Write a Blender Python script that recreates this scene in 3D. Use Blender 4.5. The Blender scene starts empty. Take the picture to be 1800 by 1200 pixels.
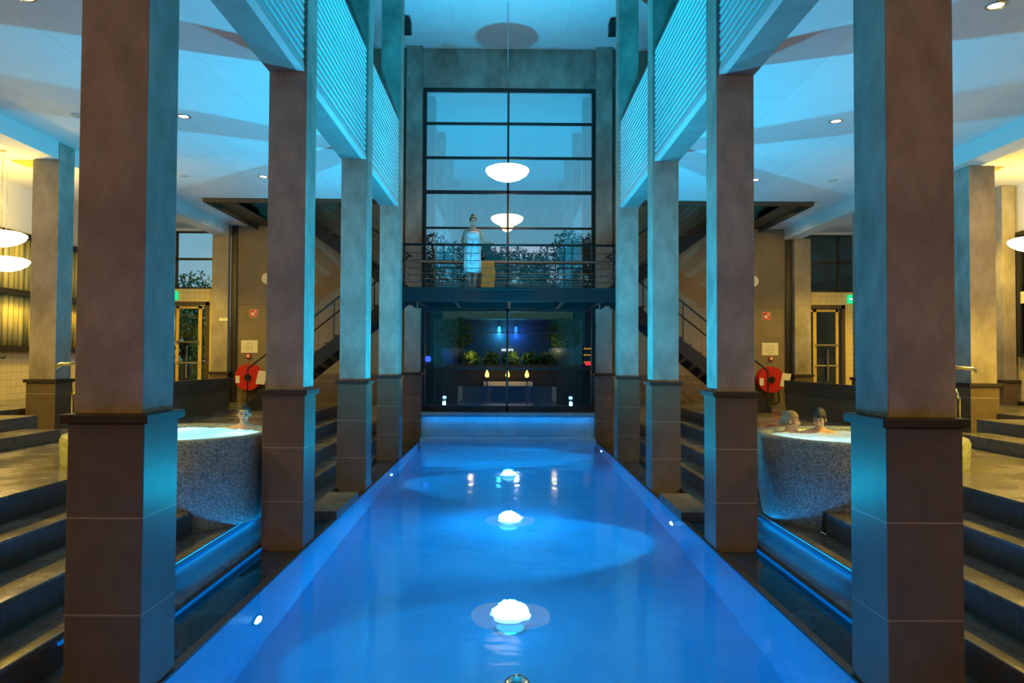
import bpy, bmesh, math, random
from mathutils import Vector, Matrix, noise as mnoise
random.seed(7)
C = bpy.context.scene.collection
sc = bpy.context.scene
PI = math.pi
UP = 1.22            # every coordinate below is measured from the eye; the deck lies 1.22 m under it
# ------------------------------------------------------------------ camera
cx, yaw, pit, rol, F = -0.0517, 0.0075, 0.0244, 0.0048, 1294.68
cd = bpy.data.cameras.new('camera'); cam = bpy.data.objects.new('camera', cd); C.objects.link(cam)
c, s = math.cos(yaw), math.sin(yaw); cp, sp = math.cos(pit), math.sin(pit)
r0 = Vector((c, -s, 0)); f0 = Vector((s*cp, c*cp, sp)); u0 = Vector((-s*sp, -c*sp, cp))
cr, sr = math.cos(rol), math.sin(rol)
R_ = cr*r0 + sr*u0; U_ = cr*u0 - sr*r0
cam.matrix_world = Matrix(((R_.x, U_.x, -f0.x, cx), (R_.y, U_.y, -f0.y, 0), (R_.z, U_.z, -f0.z, UP), (0, 0, 0, 1)))
cd.sensor_fit = 'HORIZONTAL'; cd.sensor_width = 36; cd.lens = F/1800*36; cd.clip_start = .05; cd.clip_end = 400
sc.camera = cam
# ------------------------------------------------------------------ view, world
vs = sc.view_settings
vs.view_transform = 'Standard'; vs.look = 'None'; vs.gamma = 1; vs.exposure = 0.0; vs.use_curve_mapping = False
cy = sc.cycles
cy.use_denoising = True; cy.max_bounces = 8; cy.diffuse_bounces = 4; cy.glossy_bounces = 4
cy.transmission_bounces = 6; cy.transparent_max_bounces = 16
cy.caustics_reflective = False; cy.caustics_refractive = True; cy.sample_clamp_indirect = 4
w = bpy.data.worlds.new('dusk_sky'); sc.world = w; w.use_nodes = True
nt = w.node_tree; nt.nodes.clear()
wo = nt.nodes.new('ShaderNodeOutputWorld'); bg = nt.nodes.new('ShaderNodeBackground')
tc = nt.nodes.new('ShaderNodeTexCoord'); sx = nt.nodes.new('ShaderNodeSeparateXYZ'); rp = nt.nodes.new('ShaderNodeValToRGB')
nt.links.new(tc.outputs['Generated'], sx.inputs[0]); nt.links.new(sx.outputs['Z'], rp.inputs[0])
nt.links.new(rp.outputs[0], bg.inputs[0]); nt.links.new(bg.outputs[0], wo.inputs[0])
e = rp.color_ramp.elements
e[0].position = 0.0; e[0].color = (.32, .44, .50, 1); e[1].position = .40; e[1].color = (.0, .36, .62, 1)
m_ = e.new(.14); m_.color = (.22, .42, .54, 1)
bg.inputs[1].default_value = 1.15
# ------------------------------------------------------------------ light table
CYAN = (0.0, .55, .97); BLUE = (0.0, .46, 1.0); WARM = (1.0, .56, .13); AMBER = (1.0, .64, .05)
def lamp(kind, name, loc, col, power, size=.1, aim=None, angle=None, blend=1.0, size_y=None):
    d = bpy.data.lights.new(name, kind); o = bpy.data.objects.new(name, d); C.objects.link(o)
    d.color = col; d.energy = power; o.location = loc
    if kind == 'AREA':
        d.size = size
        if size_y: d.shape = 'RECTANGLE'; d.size_y = size_y
    else: d.shadow_soft_size = size
    if kind == 'SPOT': d.spot_size = angle; d.spot_blend = blend
    if aim is not None:
        o.rotation_euler = (Vector(aim)-Vector(loc)).to_track_quat('-Z', 'Y').to_euler()
    return o
JETS = (6.5, 10.3, 14.35)
# cyan floods that shine up out of the pool through each water jet
for y in JETS[1:]:
    lamp('SPOT', 'jet_flood', (0, y, -1.84), CYAN, 1600, .06, (0, y-.05, 9), math.radians(172), .75)
    lamp('SPOT', 'jet_flood', (0, y, -1.84), CYAN, 4300, .06, (0, y+.3, 9), math.radians(62), 1)
# blue light under water: halo lamps added beside the jets, and the wall lights
FLOOR_FILLS = (JETS[0]+1.2, JETS[1]+1.55, JETS[2]+1.8, 4.3)
for y in FLOOR_FILLS:
    lamp('POINT', 'pool_floor_fill', (0, y, -3.3), BLUE, 80, .1)
WALL_LIGHTS = ((-1, 7.06), (1, 10.9), (-1, 15.1), (1, 18.9), (1, 3.2))
for sd, y in WALL_LIGHTS:
    lamp('SPOT', 'pool_wall_lamp', (sd*2.34, y, -2.92), (0, .54, .92), 1700, .05, (sd*1.15, y-.1, -3.7), math.radians(88), 1)
# warm lamps of the hall: ceiling lights behind the camera, in the outer bays and over the stairs
for sd in (-1, 1):
    lamp('SPOT', 'hall_lamp', (sd*4.6, -3.6, 2.6), (1, .42, .0), 600, .3, (sd*3.3, 4.9, .4), math.radians(62), .7)
    for y, pw in ((3.5, 1500), (6.5, 1600), (9.0, 700 if sd < 0 else 2200), (14.6, 600), (18, 600)):
        lamp('SPOT', 'bay_lamp', (sd*9.3, y, 3.5), AMBER, pw, .2, (sd*8.1, y+.3, -1), math.radians(106), .5)
for sd, pw in ((-1, 700), (1, 1500)):
    lamp('SPOT', 'bay_fill', (sd*8.7, 6.0, 3.4), (1, .58, .16), pw, .1, (sd*8.1, 12.6, .9), math.radians(44), .8)  # unseen extra spots added to brighten the outer pillar fronts
for sd in (-1, 1):
    lamp('AREA', 'step_glow', (sd*2.99, 8.3, -2.08), (0, .32, 1), 9, 2.4, (sd*4.2, 8.3, -1.75), size_y=.06)
lamp('AREA', 'sill_strip', (0, 20.2, -1.57), (0, .42, 1), 11, 4.6, (0, 20.25, -3), size_y=.05)
# ------------------------------------------------------------------ mesh helpers
class MB:
    def __init__(self): self.bm = bmesh.new()
    def box(self, x0, x1, y0, y1, z0, z1):
        b = self.bm
        if x0 > x1: x0, x1 = x1, x0
        v = [b.verts.new(p) for p in ((x0,y0,z0),(x1,y0,z0),(x1,y1,z0),(x0,y1,z0),(x0,y0,z1),(x1,y0,z1),(x1,y1,z1),(x0,y1,z1))]
        for f in ((0,3,2,1),(4,5,6,7),(0,1,5,4),(1,2,6,5),(2,3,7,6),(3,0,4,7)): b.faces.new([v[i] for i in f])
        return self
    def prism(self, pts, y0, y1, axis='y'):
        b = self.bm
        def P(p, t):
            if axis == 'y': return (p[0], t, p[1])
            if axis == 'x': return (t, p[0], p[1])
            return (p[0], p[1], t)
        A = [b.verts.new(P(p, y0)) for p in pts]; B = [b.verts.new(P(p, y1)) for p in pts]; n = len(pts)
        b.faces.new(A); b.faces.new(B[::-1])
        for i in range(n): b.faces.new((A[i], B[i], B[(i+1) % n], A[(i+1) % n]))
        return self
    def ring(self, c, u, v, r, n):
        return [self.bm.verts.new(c + u*(r*math.cos(2*PI*i/n)) + v*(r*math.sin(2*PI*i/n))) for i in range(n)]
    def cap(self, p, q, r1, r2=None, n=12, rounded=True):
        """tapered bar from p to q, with round or flat ends"""
        p, q = Vector(p), Vector(q); r2 = r1 if r2 is None else r2
        d = (q-p); L = d.length or 1e-6; d = d/L
        u = d.orthogonal().normalized(); v = d.cross(u)
        st = []
        if rounded:
            for k in range(4, 0, -1): a = k*PI/2/4.6; st.append((-r1*math.sin(a), r1*math.cos(a)))
        st += [(0, r1), (L, r2)]
        if rounded:
            for k in range(1, 5): a = k*PI/2/4.6; st.append((L+r2*math.sin(a), r2*math.cos(a)))
        R = [self.ring(p+d*t, u, v, r, n) for t, r in st]
        for A, B in zip(R, R[1:]):
            for i in range(n): self.bm.faces.new((A[i], A[(i+1) % n], B[(i+1) % n], B[i]))
        self.bm.faces.new(R[0][::-1]); self.bm.faces.new(R[-1])
        return self
    def tube(self, pts, r, n=10):
        for a, b in zip(pts, pts[1:]): self.cap(a, b, r, r, n)
        return self
    def lathe(self, prof, c, n=48, close=True):
        c = Vector(c); R = []
        for r, z in prof:
            if r < 1e-5: R.append([self.bm.verts.new(c+Vector((0, 0, z)))])
            else: R.append([self.bm.verts.new(c+Vector((r*math.cos(2*PI*i/n), r*math.sin(2*PI*i/n), z))) for i in range(n)])
        for A, B in zip(R, R[1:]):
            if len(A) == 1 and len(B) == 1: continue
            for i in range(n):
                j = (i+1) % n
                if len(A) == 1: self.bm.faces.new((A[0], B[j], B[i]))
                elif len(B) == 1: self.bm.faces.new((A[i], A[j], B[0]))
                else: self.bm.faces.new((A[i], A[j], B[j], B[i]))
        if close and len(R[0]) > 1 and len(R[-1]) > 1:
            self.bm.faces.new(R[0][::-1]); self.bm.faces.new(R[-1])
        return self
    def disc(self, c, r, axis='y', depth=.01, n=32):
        c = Vector(c); d = {'y': Vector((0, 1, 0)), 'z': Vector((0, 0, 1)), 'x': Vector((1, 0, 0))}[axis]
        return self.cap(c-d*depth/2, c+d*depth/2, r, r, n, False)
    def ell(self, c, rad, rot=None, n=16, m=10):
        c = Vector(c); rot = rot or Matrix.Identity(3); R = []
        for k in range(m+1):
            t = PI*k/m - PI/2
            if k in (0, m): R.append([self.bm.verts.new(c + rot @ Vector((0, 0, rad[2]*math.sin(t))))])
            else: R.append([self.bm.verts.new(c + rot @ Vector((rad[0]*math.cos(t)*math.cos(2*PI*i/n), rad[1]*math.cos(t)*math.sin(2*PI*i/n), rad[2]*math.sin(t)))) for i in range(n)])
        for A, B in zip(R, R[1:]):
            for i in range(n):
                j = (i+1) % n
                if len(A) == 1: self.bm.faces.new((A[0], B[j], B[i]))
                elif len(B) == 1: self.bm.faces.new((A[i], A[j], B[0]))
                else: self.bm.faces.new((A[i], A[j], B[j], B[i]))
        return self
    def build(self, name, mat, parent=None, smooth=False, bevel=0, origin=None):
        b = self.bm
        bmesh.ops.recalc_face_normals(b, faces=b.faces)
        if parent is not None: off = Vector(parent_loc(parent))
        elif origin is not None: off = Vector(origin)
        else:
            lo = [min(v.co[i] for v in b.verts) for i in range(3)]; hi = [max(v.co[i] for v in b.verts) for i in range(3)]
            off = Vector(((lo[0]+hi[0])/2, (lo[1]+hi[1])/2, lo[2]))
        for v in b.verts: v.co -= off
        me = bpy.data.meshes.new(name); b.to_mesh(me); b.free()
        if smooth:
            for p in me.polygons: p.use_smooth = True
        if mat: me.materials.append(mat)
        o = bpy.data.objects.new(name, me); C.objects.link(o)
        if parent is not None: o.parent = parent
        else: o.location = off
        if bevel:
            md = o.modifiers.new('bevel', 'BEVEL'); md.width = bevel; md.segments = 2; md.limit_method = 'ANGLE'
        return o
def parent_loc(o):
    l = Vector((0, 0, 0))
    while o is not None: l += o.location; o = o.parent
    return l
def tag(o, label=None, cat=None, group=None, kind=None):
    if label: o['label'] = label
    if cat: o['category'] = cat
    if group: o['group'] = group
    if kind: o['kind'] = kind
    return o
def thing(name, label, cat, loc, group=None, kind=None):
    o = bpy.data.objects.new(name, None); C.objects.link(o); o.location = loc; o.empty_display_size = .1
    return tag(o, label, cat, group, kind)
def struct(mb, name, mat, **k):
    o = mb.build(name, mat, **k); o['kind'] = 'structure'; return o
# ------------------------------------------------------------------ materials
def newmat(name):
    m = bpy.data.materials.new(name); m.use_nodes = True
    return m, m.node_tree, m.node_tree.nodes['Principled BSDF']
def N(nt, t, **k):
    n = nt.nodes.new(t)
    for a, b in k.items():
        if a.startswith('i_'): n.inputs[a[2:].replace('_', ' ')].default_value = b
        else: setattr(n, a, b)
    return n
def plain(name, col, rough=.5, metal=0.0, spec=.5):
    m, nt, p = newmat(name)
    p.inputs['Base Color'].default_value = (*col, 1); p.inputs['Roughness'].default_value = rough; p.inputs['Metallic'].default_value = metal
    p.inputs['Specular IOR Level'].default_value = spec
    return m
def mottled(name, c1, c2, scale=3, rough=.7, bump=.1, rough2=None, detail=8, stretch=(1, 1, 1), spec=.4, bscale=None):
    m, nt, p = newmat(name); L = nt.links.new
    t = N(nt, 'ShaderNodeTexCoord'); mp = N(nt, 'ShaderNodeMapping'); mp.inputs['Scale'].default_value = stretch
    L(t.outputs['Object'], mp.inputs[0])
    n = N(nt, 'ShaderNodeTexNoise'); n.inputs['Scale'].default_value = scale; n.inputs['Detail'].default_value = detail; n.inputs['Roughness'].default_value = .62
    L(mp.outputs[0], n.inputs['Vector'])
    r = N(nt, 'ShaderNodeValToRGB'); r.color_ramp.elements[0].position = .32; r.color_ramp.elements[1].position = .68
    r.color_ramp.elements[0].color = (*c1, 1); r.color_ramp.elements[1].color = (*c2, 1)
    L(n.outputs[0], r.inputs[0]); L(r.outputs[0], p.inputs['Base Color'])
    p.inputs['Roughness'].default_value = rough; p.inputs['Specular IOR Level'].default_value = spec
    if rough2 is not None:
        mr = N(nt, 'ShaderNodeMapRange'); mr.inputs[1].default_value = .38; mr.inputs[2].default_value = .62
        mr.inputs[3].default_value = rough; mr.inputs[4].default_value = rough2
        L(n.outputs[0], mr.inputs[0]); L(mr.outputs[0], p.inputs['Roughness'])
    if bump:
        n2 = N(nt, 'ShaderNodeTexNoise'); n2.inputs['Scale'].default_value = bscale or scale*9; n2.inputs['Detail'].default_value = 6
        L(mp.outputs[0], n2.inputs['Vector'])
        b = N(nt, 'ShaderNodeBump'); b.inputs['Strength'].default_value = bump; b.inputs['Distance'].default_value = .02
        L(n2.outputs[0], b.inputs['Height']); L(b.outputs[0], p.inputs['Normal'])
    return m
def tiled(name, c1, c2, joint, tile, gap, rough=.35, rough2=None, axes='xy', bump=.3, offset=0.0, nscale=2.5, spec=.5, shift=(0, 0)):
    """square or oblong tiles with joints over a mottled stone colour"""
    m = mottled(name, c1, c2, nscale, rough, 0, rough2, spec=spec)
    nt = m.node_tree; p = nt.nodes['Principled BSDF']; L = nt.links.new
    t = N(nt, 'ShaderNodeTexCoord'); sp_ = N(nt, 'ShaderNodeSeparateXYZ'); cb = N(nt, 'ShaderNodeCombineXYZ')
    L(t.outputs['Object'], sp_.inputs[0])
    for k, a in enumerate(axes):
        ad = N(nt, 'ShaderNodeMath', operation='ADD'); ad.inputs[1].default_value = shift[k]
        L(sp_.outputs[a.upper()], ad.inputs[0]); L(ad.outputs[0], cb.inputs[k])
    br = N(nt, 'ShaderNodeTexBrick'); br.offset = offset; br.squash = 1
    br.inputs['Scale'].default_value = 1; br.inputs['Mortar Size'].default_value = gap; br.inputs['Mortar Smooth'].default_value = .1
    br.inputs['Brick Width'].default_value = tile[0]; br.inputs['Row Height'].default_value = tile[1]
    br.inputs['Color1'].default_value = (1, 1, 1, 1); br.inputs['Color2'].default_value = (.92, .92, .92, 1); br.inputs['Mortar'].default_value = (0, 0, 0, 1)
    L(cb.outputs[0], br.inputs['Vector'])
    old = p.inputs['Base Color'].links[0].from_socket
    mul = N(nt, 'ShaderNodeMix', data_type='RGBA', blend_type='MULTIPLY'); mul.inputs[0].default_value = 1
    L(old, mul.inputs[6]); L(br.outputs['Color'], mul.inputs[7])
    mx = N(nt, 'ShaderNodeMix', data_type='RGBA'); L(br.outputs['Fac'], mx.inputs[0]); L(mul.outputs[2], mx.inputs[6]); mx.inputs[7].default_value = (*joint, 1)
    L(mx.outputs[2], p.inputs['Base Color'])
    b = N(nt, 'ShaderNodeBump'); b.invert = True; b.inputs['Strength'].default_value = bump; b.inputs['Distance'].default_value = .004
    L(br.outputs['Fac'], b.inputs['Height']); L(b.outputs[0], p.inputs['Normal'])
    return m
def glowing(name, col, strength):
    m, nt, p = newmat(name); nt.nodes.remove(p)
    em = N(nt, 'ShaderNodeEmission'); em.inputs[0].default_value = (*col, 1); em.inputs[1].default_value = strength
    nt.links.new(em.outputs[0], nt.nodes['Material Output'].inputs[0]); return m
def clear(name, tint, ior=1.5, rough=0.0, bump=0, bscale=4, spec=(1, 1, 1), stretch=(1, 1, 1), refract=False):
    m, nt, p = newmat(name); nt.nodes.remove(p); L = nt.links.new
    fr = N(nt, 'ShaderNodeFresnel'); fr.inputs[0].default_value = ior
    tr = N(nt, 'ShaderNodeBsdfRefraction' if refract else 'ShaderNodeBsdfTransparent'); tr.inputs[0].default_value = (*tint, 1)
    gl = N(nt, 'ShaderNodeBsdfGlossy'); gl.inputs['Roughness'].default_value = rough; gl.inputs[0].default_value = (*spec, 1)
    mx = N(nt, 'ShaderNodeMixShader'); L(fr.outputs[0], mx.inputs[0]); L(tr.outputs[0], mx.inputs[1]); L(gl.outputs[0], mx.inputs[2])
    L(mx.outputs[0], nt.nodes['Material Output'].inputs[0])
    if refract: tr.inputs['IOR'].default_value = ior; tr.inputs['Roughness'].default_value = rough
    if bump:
        t = N(nt, 'ShaderNodeTexCoord'); mp = N(nt, 'ShaderNodeMapping'); mp.inputs['Scale'].default_value = stretch
        n = N(nt, 'ShaderNodeTexNoise'); n.inputs['Scale'].default_value = bscale; n.inputs['Detail'].default_value = 3
        L(t.outputs['Object'], mp.inputs[0]); L(mp.outputs[0], n.inputs['Vector'])
        b = N(nt, 'ShaderNodeBump'); b.inputs['Strength'].default_value = bump; b.inputs['Distance'].default_value = .03
        L(n.outputs[0], b.inputs['Height']); L(b.outputs[0], gl.inputs['Normal']); L(b.outputs[0], fr.inputs['Normal'])
        if refract: L(b.outputs[0], tr.inputs['Normal'])
    return m
M = {}
M['concrete'] = mottled('concrete', (.20, .18, .145), (.44, .40, .33), 2.2, .75, .25, stretch=(1, 1, .6))
M['wall_concrete'] = tiled('wall_concrete', (.20, .165, .11), (.27, .22, .15), (.15, .12, .08), (2.4, 1.95), .008, .8, axes='xz', bump=.2, nscale=1.2, spec=.2)
M['plinth'] = tiled('plinth_stone', (.10, .078, .050), (.135, .105, .068), (.30, .24, .16), (30, .63), .006, .32, None, 'xz', .2, nscale=5, shift=(15, .03))
M['cap'] = plain('cap_metal', (.025, .02, .017), .4)
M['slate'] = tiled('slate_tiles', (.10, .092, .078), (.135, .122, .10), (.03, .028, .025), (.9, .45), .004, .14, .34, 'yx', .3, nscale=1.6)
M['ledge'] = tiled('ledge_teal_sheen', (.045, .085, .10), (.06, .11, .125), (.03, .05, .06), (.9, .45), .004, .2, .3, 'yx', .3, nscale=1.6)  # teal reflection of the pillars put into the tile colour
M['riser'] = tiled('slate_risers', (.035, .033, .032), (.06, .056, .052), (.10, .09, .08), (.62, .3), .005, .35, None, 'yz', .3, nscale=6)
M['ceiling'] = tiled('white_ceiling', (.74, .74, .74), (.78, .78, .78), (.55, .55, .55), (3.0, 1.5), .004, .8, axes='yx', bump=.1, spec=.1)
M['white'] = plain('white_plaster', (.74, .72, .68), .8)
M['rib'] = mottled('ribbed_panel_paint', (.50, .52, .50), (.57, .59, .57), 4, .45, 0, stretch=(1, .15, 1))
M['beam'] = mottled('beam_paint', (.17, .17, .16), (.23, .23, .22), 3, .6, .1)
M['steel_dark'] = plain('dark_painted_steel', (.013, .015, .017), .4, spec=.3)
M['steel_lit'] = plain('lamp_lit_steel', (.50, .46, .40), .4)  # rear rails: the pendant's light put into a paler steel colour
M['frame'] = plain('window_frame', (.018, .017, .016), .35)
M['glass'] = clear('window_glass', (.82, .92, .95), 2.8)
M['glass_side'] = clear('side_glass', (.85, .92, .92), 1.5)
M['glass_smoke'] = clear('smoked_glass', (.55, .62, .64), 1.6)
M['glass_dark'] = clear('tinted_glass', (.60, .72, .70), 1.55)
M['pooltile'] = tiled('pool_tiles', (.20, .52, .80), (.23, .56, .84), (.19, .50, .77), (.3, .3), .003, .4, axes='xy', bump=.1, nscale=.8)
M['poolwall'] = tiled('pool_wall_tiles', (.22, .55, .82), (.26, .60, .88), (.18, .45, .70), (.3, .3), .004, .35, axes='yz', bump=.1, nscale=.8)
M['endwall'] = tiled('wet_end_wall_tiles', (.16, .36, .50), (.22, .44, .58), (.12, .28, .4), (.3, .15), .004, .12, axes='xz', bump=.1, nscale=2)
M['film'] = clear('water_film', (.55, .85, 1.0), 1.33, .05, .15, 1.6)
M['water'] = clear('pool_water', (.55, .85, 1.0), 1.33, .08, .32, 1.3, stretch=(.7, 1.3, 1), refract=True)
M['outwater'] = clear('outdoor_water', (.40, .75, .9), 1.33, .05, .15, 2.0)
M['wood'] = mottled('dark_wood', (.045, .030, .018), (.085, .058, .036), 3, .5, .15, stretch=(6, .5, 6))
M['chrome'] = plain('stainless_steel', (.75, .75, .75), .15, 1.0)
M['creamtile'] = tiled('cream_wall_tiles', (.74, .64, .36), (.78, .68, .40), (.50, .42, .24), (.15, .15), .005, .25, axes='xz', bump=.2)
M['creamtile_side'] = tiled('cream_side_tiles', (.74, .64, .36), (.78, .68, .40), (.50, .42, .24), (.15, .15), .005, .25, axes='yz', bump=.2)
M['black'] = plain('black_plastic', (.012, .012, .012), .45)
M['red'] = plain('red_paint', (.55, .015, .012), .35)
M['paper'] = plain('paper', (.80, .77, .68), .7)
M['grey_print'] = plain('grey_print', (.45, .42, .36), .7)
M['signred'] = plain('sign_red', (.62, .03, .015), .4)
M['whitepaint'] = plain('white_paint', (.82, .82, .80), .4)
M['lamp_glass'] = glowing('lamp_glass', (1, .78, .45), 7)
M['downlight'] = glowing('downlight_glass', (1, .92, .75), 25)
M['exit_green'] = glowing('exit_green', (.02, .75, .28), 1.2)
M['exit_white'] = glowing('exit_white', (.85, 1, .92), 2.0)
M['poolbulb'] = glowing('pool_bulb', (.45, .85, 1.0), 60)
M['ledstrip'] = glowing('led_strip', (.0, .22, .85), .55)
M['towel'] = mottled('towel_cotton', (.74, .76, .78), (.82, .84, .86), 30, .9, .4)
M['robe'] = mottled('robe_cloth', (.52, .36, .10), (.70, .50, .16), 18, .9, .4)
M['skin'] = mottled('skin', (.52, .32, .22), (.58, .36, .25), 6, .5, 0)
M['skin_dark'] = mottled('skin_tan', (.40, .24, .16), (.46, .28, .19), 6, .5, 0)
M['hair'] = mottled('dark_hair', (.012, .009, .007), (.03, .02, .015), 30, .5, .3)
M['hair_fair'] = mottled('light_brown_hair', (.16, .11, .06), (.26, .18, .10), 30, .5, .3)
M['eye'] = plain('eye_dark', (.015, .012, .01), .2)
M['lip'] = plain('lips', (.35, .12, .10), .5)
M['leaf'] = mottled('leaves', (.005, .010, .004), (.012, .022, .008), 3, .8, 0, spec=.1)
M['leaf_green'] = mottled('garden_leaves', (.05, .11, .02), (.12, .20, .04), 3, .6, 0)
M['bark'] = mottled('bark', (.03, .022, .015), (.06, .045, .03), 8, .9, .3)
M['planter'] = plain('planter_glaze', (.16, .17, .18), .4)
M['paving'] = mottled('paving', (.06, .055, .05), (.10, .09, .08), 2, .7, .1)
M['darkstone'] = tiled('dark_stone_wall', (.03, .03, .03), (.055, .052, .05), (.02, .02, .02), (.5, .25), .006, .7, axes='xz', offset=.5)
def foam_mat():
    m, nt, p = newmat('foam'); L = nt.links.new
    nt.nodes.remove(p)
    d = N(nt, 'ShaderNodeBsdfDiffuse'); t = N(nt, 'ShaderNodeBsdfTranslucent')
    d.inputs[0].default_value = (.85, .93, .95, 1); t.inputs[0].default_value = (.80, .95, 1, 1)
    mx = N(nt, 'ShaderNodeMixShader'); mx.inputs[0].default_value = .6
    L(d.outputs[0], mx.inputs[1]); L(t.outputs[0], mx.inputs[2]); L(mx.outputs[0], nt.nodes['Material Output'].inputs[0])
    return m
M['foam'] = foam_mat()
def splash_mat():
    m = foam_mat(); m.name = 'splash'; nt = m.node_tree; L = nt.links.new
    out = nt.nodes['Material Output']; old = out.inputs[0].links[0].from_socket
    tr = N(nt, 'ShaderNodeBsdfTransparent'); mx = N(nt, 'ShaderNodeMixShader'); mx.inputs[0].default_value = .28
    L(tr.outputs[0], mx.inputs[1]); L(old, mx.inputs[2]); L(mx.outputs[0], out.inputs[0]); return m
M['splash'] = splash_mat()
def mosaic():
    m, nt, p = newmat('glass_mosaic'); L = nt.links.new
    t = N(nt, 'ShaderNodeTexCoord'); v = N(nt, 'ShaderNodeTexVoronoi'); v.inputs['Scale'].default_value = 75
    L(t.outputs['Object'], v.inputs['Vector'])
    r = N(nt, 'ShaderNodeValToRGB'); e = r.color_ramp.elements
    e[0].color = (.10, .12, .10, 1); e[1].color = (.42, .46, .38, 1); k = e.new(.5); k.color = (.20, .24, .20, 1)
    sp_ = N(nt, 'ShaderNodeSeparateColor'); L(v.outputs['Color'], sp_.inputs[0]); L(sp_.outputs[0], r.inputs[0]); L(r.outputs[0], p.inputs['Base Color'])
    p.inputs['Roughness'].default_value = .3
    return m
M['mosaic'] = mosaic()
def blinds_mat():
    m, nt, p = newmat('ribbed_glass'); L = nt.links.new
    t = N(nt, 'ShaderNodeTexCoord'); mp = N(nt, 'ShaderNodeMapping'); mp.inputs['Scale'].default_value = (1, 1, .08)
    n = N(nt, 'ShaderNodeTexNoise'); n.inputs['Scale'].default_value = 5; n.inputs['Detail'].default_value = 3
    L(t.outputs['Object'], mp.inputs[0]); L(mp.outputs[0], n.inputs['Vector'])
    r = N(nt, 'ShaderNodeValToRGB'); e = r.color_ramp.elements; e[0].position = .35; e[1].position = .65
    e[0].color = (.20, .20, .09, 1); e[1].color = (.78, .66, .22, 1)  # yellow window reflections put into the stripe colours
    L(n.outputs[0], r.inputs[0]); L(r.outputs[0], p.inputs['Base Color']); p.inputs['Roughness'].default_value = .18
    return m
M['blinds'] = blinds_mat()
# ------------------------------------------------------------------ the building
X0, W, H = 2.426, .5, .025
ROWS = [4.8635 + 3.8527*i for i in range(5)]
ZC, ZB, ROOF = -.372, -2.28, 8.72
FLOOR, OUTF = -1.22, -.88
EDGES = [(4.44, -1.22), (4.04, -1.46), (3.54, -1.70), (3.18, -1.94), (2.94, -2.18)]   # step edges: (distance from the axis, height)
CEIL, SOFF = 3.69, 3.42
YB, YF = -6.0, 20.3
WATER, PFLOOR = -2.24, -3.75

# floors
for sd, nm in ((-1, 'floor_left'), (1, 'floor_right')):
    struct(MB().box(sd*4.44, sd*10.6, YB, YF+.5, FLOOR-.25, FLOOR), nm, M['slate'])
struct(MB().box(-4.44, 4.44, YB, 1.2, FLOOR-.25, FLOOR), 'floor_near', M['slate'])
# outer bay platforms with two steps up
for sd, nm in ((-1, 'floor_outer_left'), (1, 'floor_outer_right')):
    mb = MB(); mb.box(sd*7.15, sd*10.6, YB, 11.25, FLOOR, OUTF); mb.box(sd*8.35, sd*10.6, 11.25, YF+.4, FLOOR, OUTF)
    mb.box(sd*6.56, sd*7.15, YB, 10.85, FLOOR, -1.05)
    struct(mb, nm, M['slate'], bevel=.008)
# steps down to the water
wsides = {-1: 'left', 1: 'right'}
for sd in (-1, 1):
    for k in range(4):
        xa, za = EDGES[k][0], EDGES[k+1][1]; xb = EDGES[k+1][0]
        mb = MB()
        if k < 2:
            mb.box(sd*xa, sd*xb, 1.2, 8.25, za-.24, za); mb.box(sd*xa, sd*xb, 10.35, YF, za-.24, za)
        else: mb.box(sd*xa, sd*xb, 1.2, YF, za-.24, za)
        o = mb.build('floor_step', M['slate'], bevel=.01); tag(o, None, None, None, 'structure')
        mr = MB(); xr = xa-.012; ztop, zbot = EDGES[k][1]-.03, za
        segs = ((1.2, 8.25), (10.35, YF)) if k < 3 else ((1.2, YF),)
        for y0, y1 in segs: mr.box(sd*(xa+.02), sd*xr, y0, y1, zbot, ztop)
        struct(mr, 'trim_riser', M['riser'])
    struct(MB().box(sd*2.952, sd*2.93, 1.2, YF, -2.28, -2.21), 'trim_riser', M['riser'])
    # floor under the hot tub, between the two runs of steps
    struct(MB().box(sd*4.44, sd*3.54, 8.25, 10.35, -1.94, -1.70), 'floor_step', M['slate'])
    # wet ledge that carries the pillars, dark drain edge along the pool
    struct(MB().box(sd*2.94, sd*X0, 1.2, YF, -2.5, -2.265), 'floor_ledge', M['ledge'])
    struct(MB().box(sd*(X0+.05), sd*(X0-.02), 1.2, YF, -2.262, -2.225), 'trim_drain_edge', M['frame'])
    struct(MB().box(sd*(X0+.4), sd*X0, 1.2, YF, PFLOOR-.2, -2.5), 'wall_pool_'+wsides[sd], M['poolwall'])
    struct(MB().box(sd*(X0+.001), sd*(X0-.012), 1.2, YF, PFLOOR, -2.27), 'wall_pool_lining_'+wsides[sd], M['poolwall'])
struct(MB().box(-X0, X0, 1.2, YF, PFLOOR-.2, PFLOOR), 'floor_pool', M['pooltile'])
struct(MB().box(-X0, X0, 1.0, 1.2, PFLOOR-.2, FLOOR), 'wall_pool_near', M['poolwall'])
# water: one sheet over pool and ledges
mb = MB(); n = 2
vs_ = [mb.bm.verts.new(p) for p in ((-2.43, 1.2, WATER), (2.43, 1.2, WATER), (2.43, YF, WATER), (-2.43, YF, WATER))]; mb.bm.faces.new(vs_)
o = mb.build('pool_water', M['water']); tag(o, 'blue rippling water filling the long indoor pool', 'water', None, 'stuff')
for sd in (-1, 1):
    mb = MB(); a, b_ = sorted((sd*2.445, sd*2.93))
    mb.bm.faces.new([mb.bm.verts.new(p) for p in ((a, 1.2, WATER-.012), (b_, 1.2, WATER-.012), (b_, YF, WATER-.012), (a, YF, WATER-.012))])
    o = mb.build('ledge_water', M['film']); tag(o, 'thin film of water over the dark %s ledge' % wsides[sd], 'water', None, 'stuff')
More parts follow.
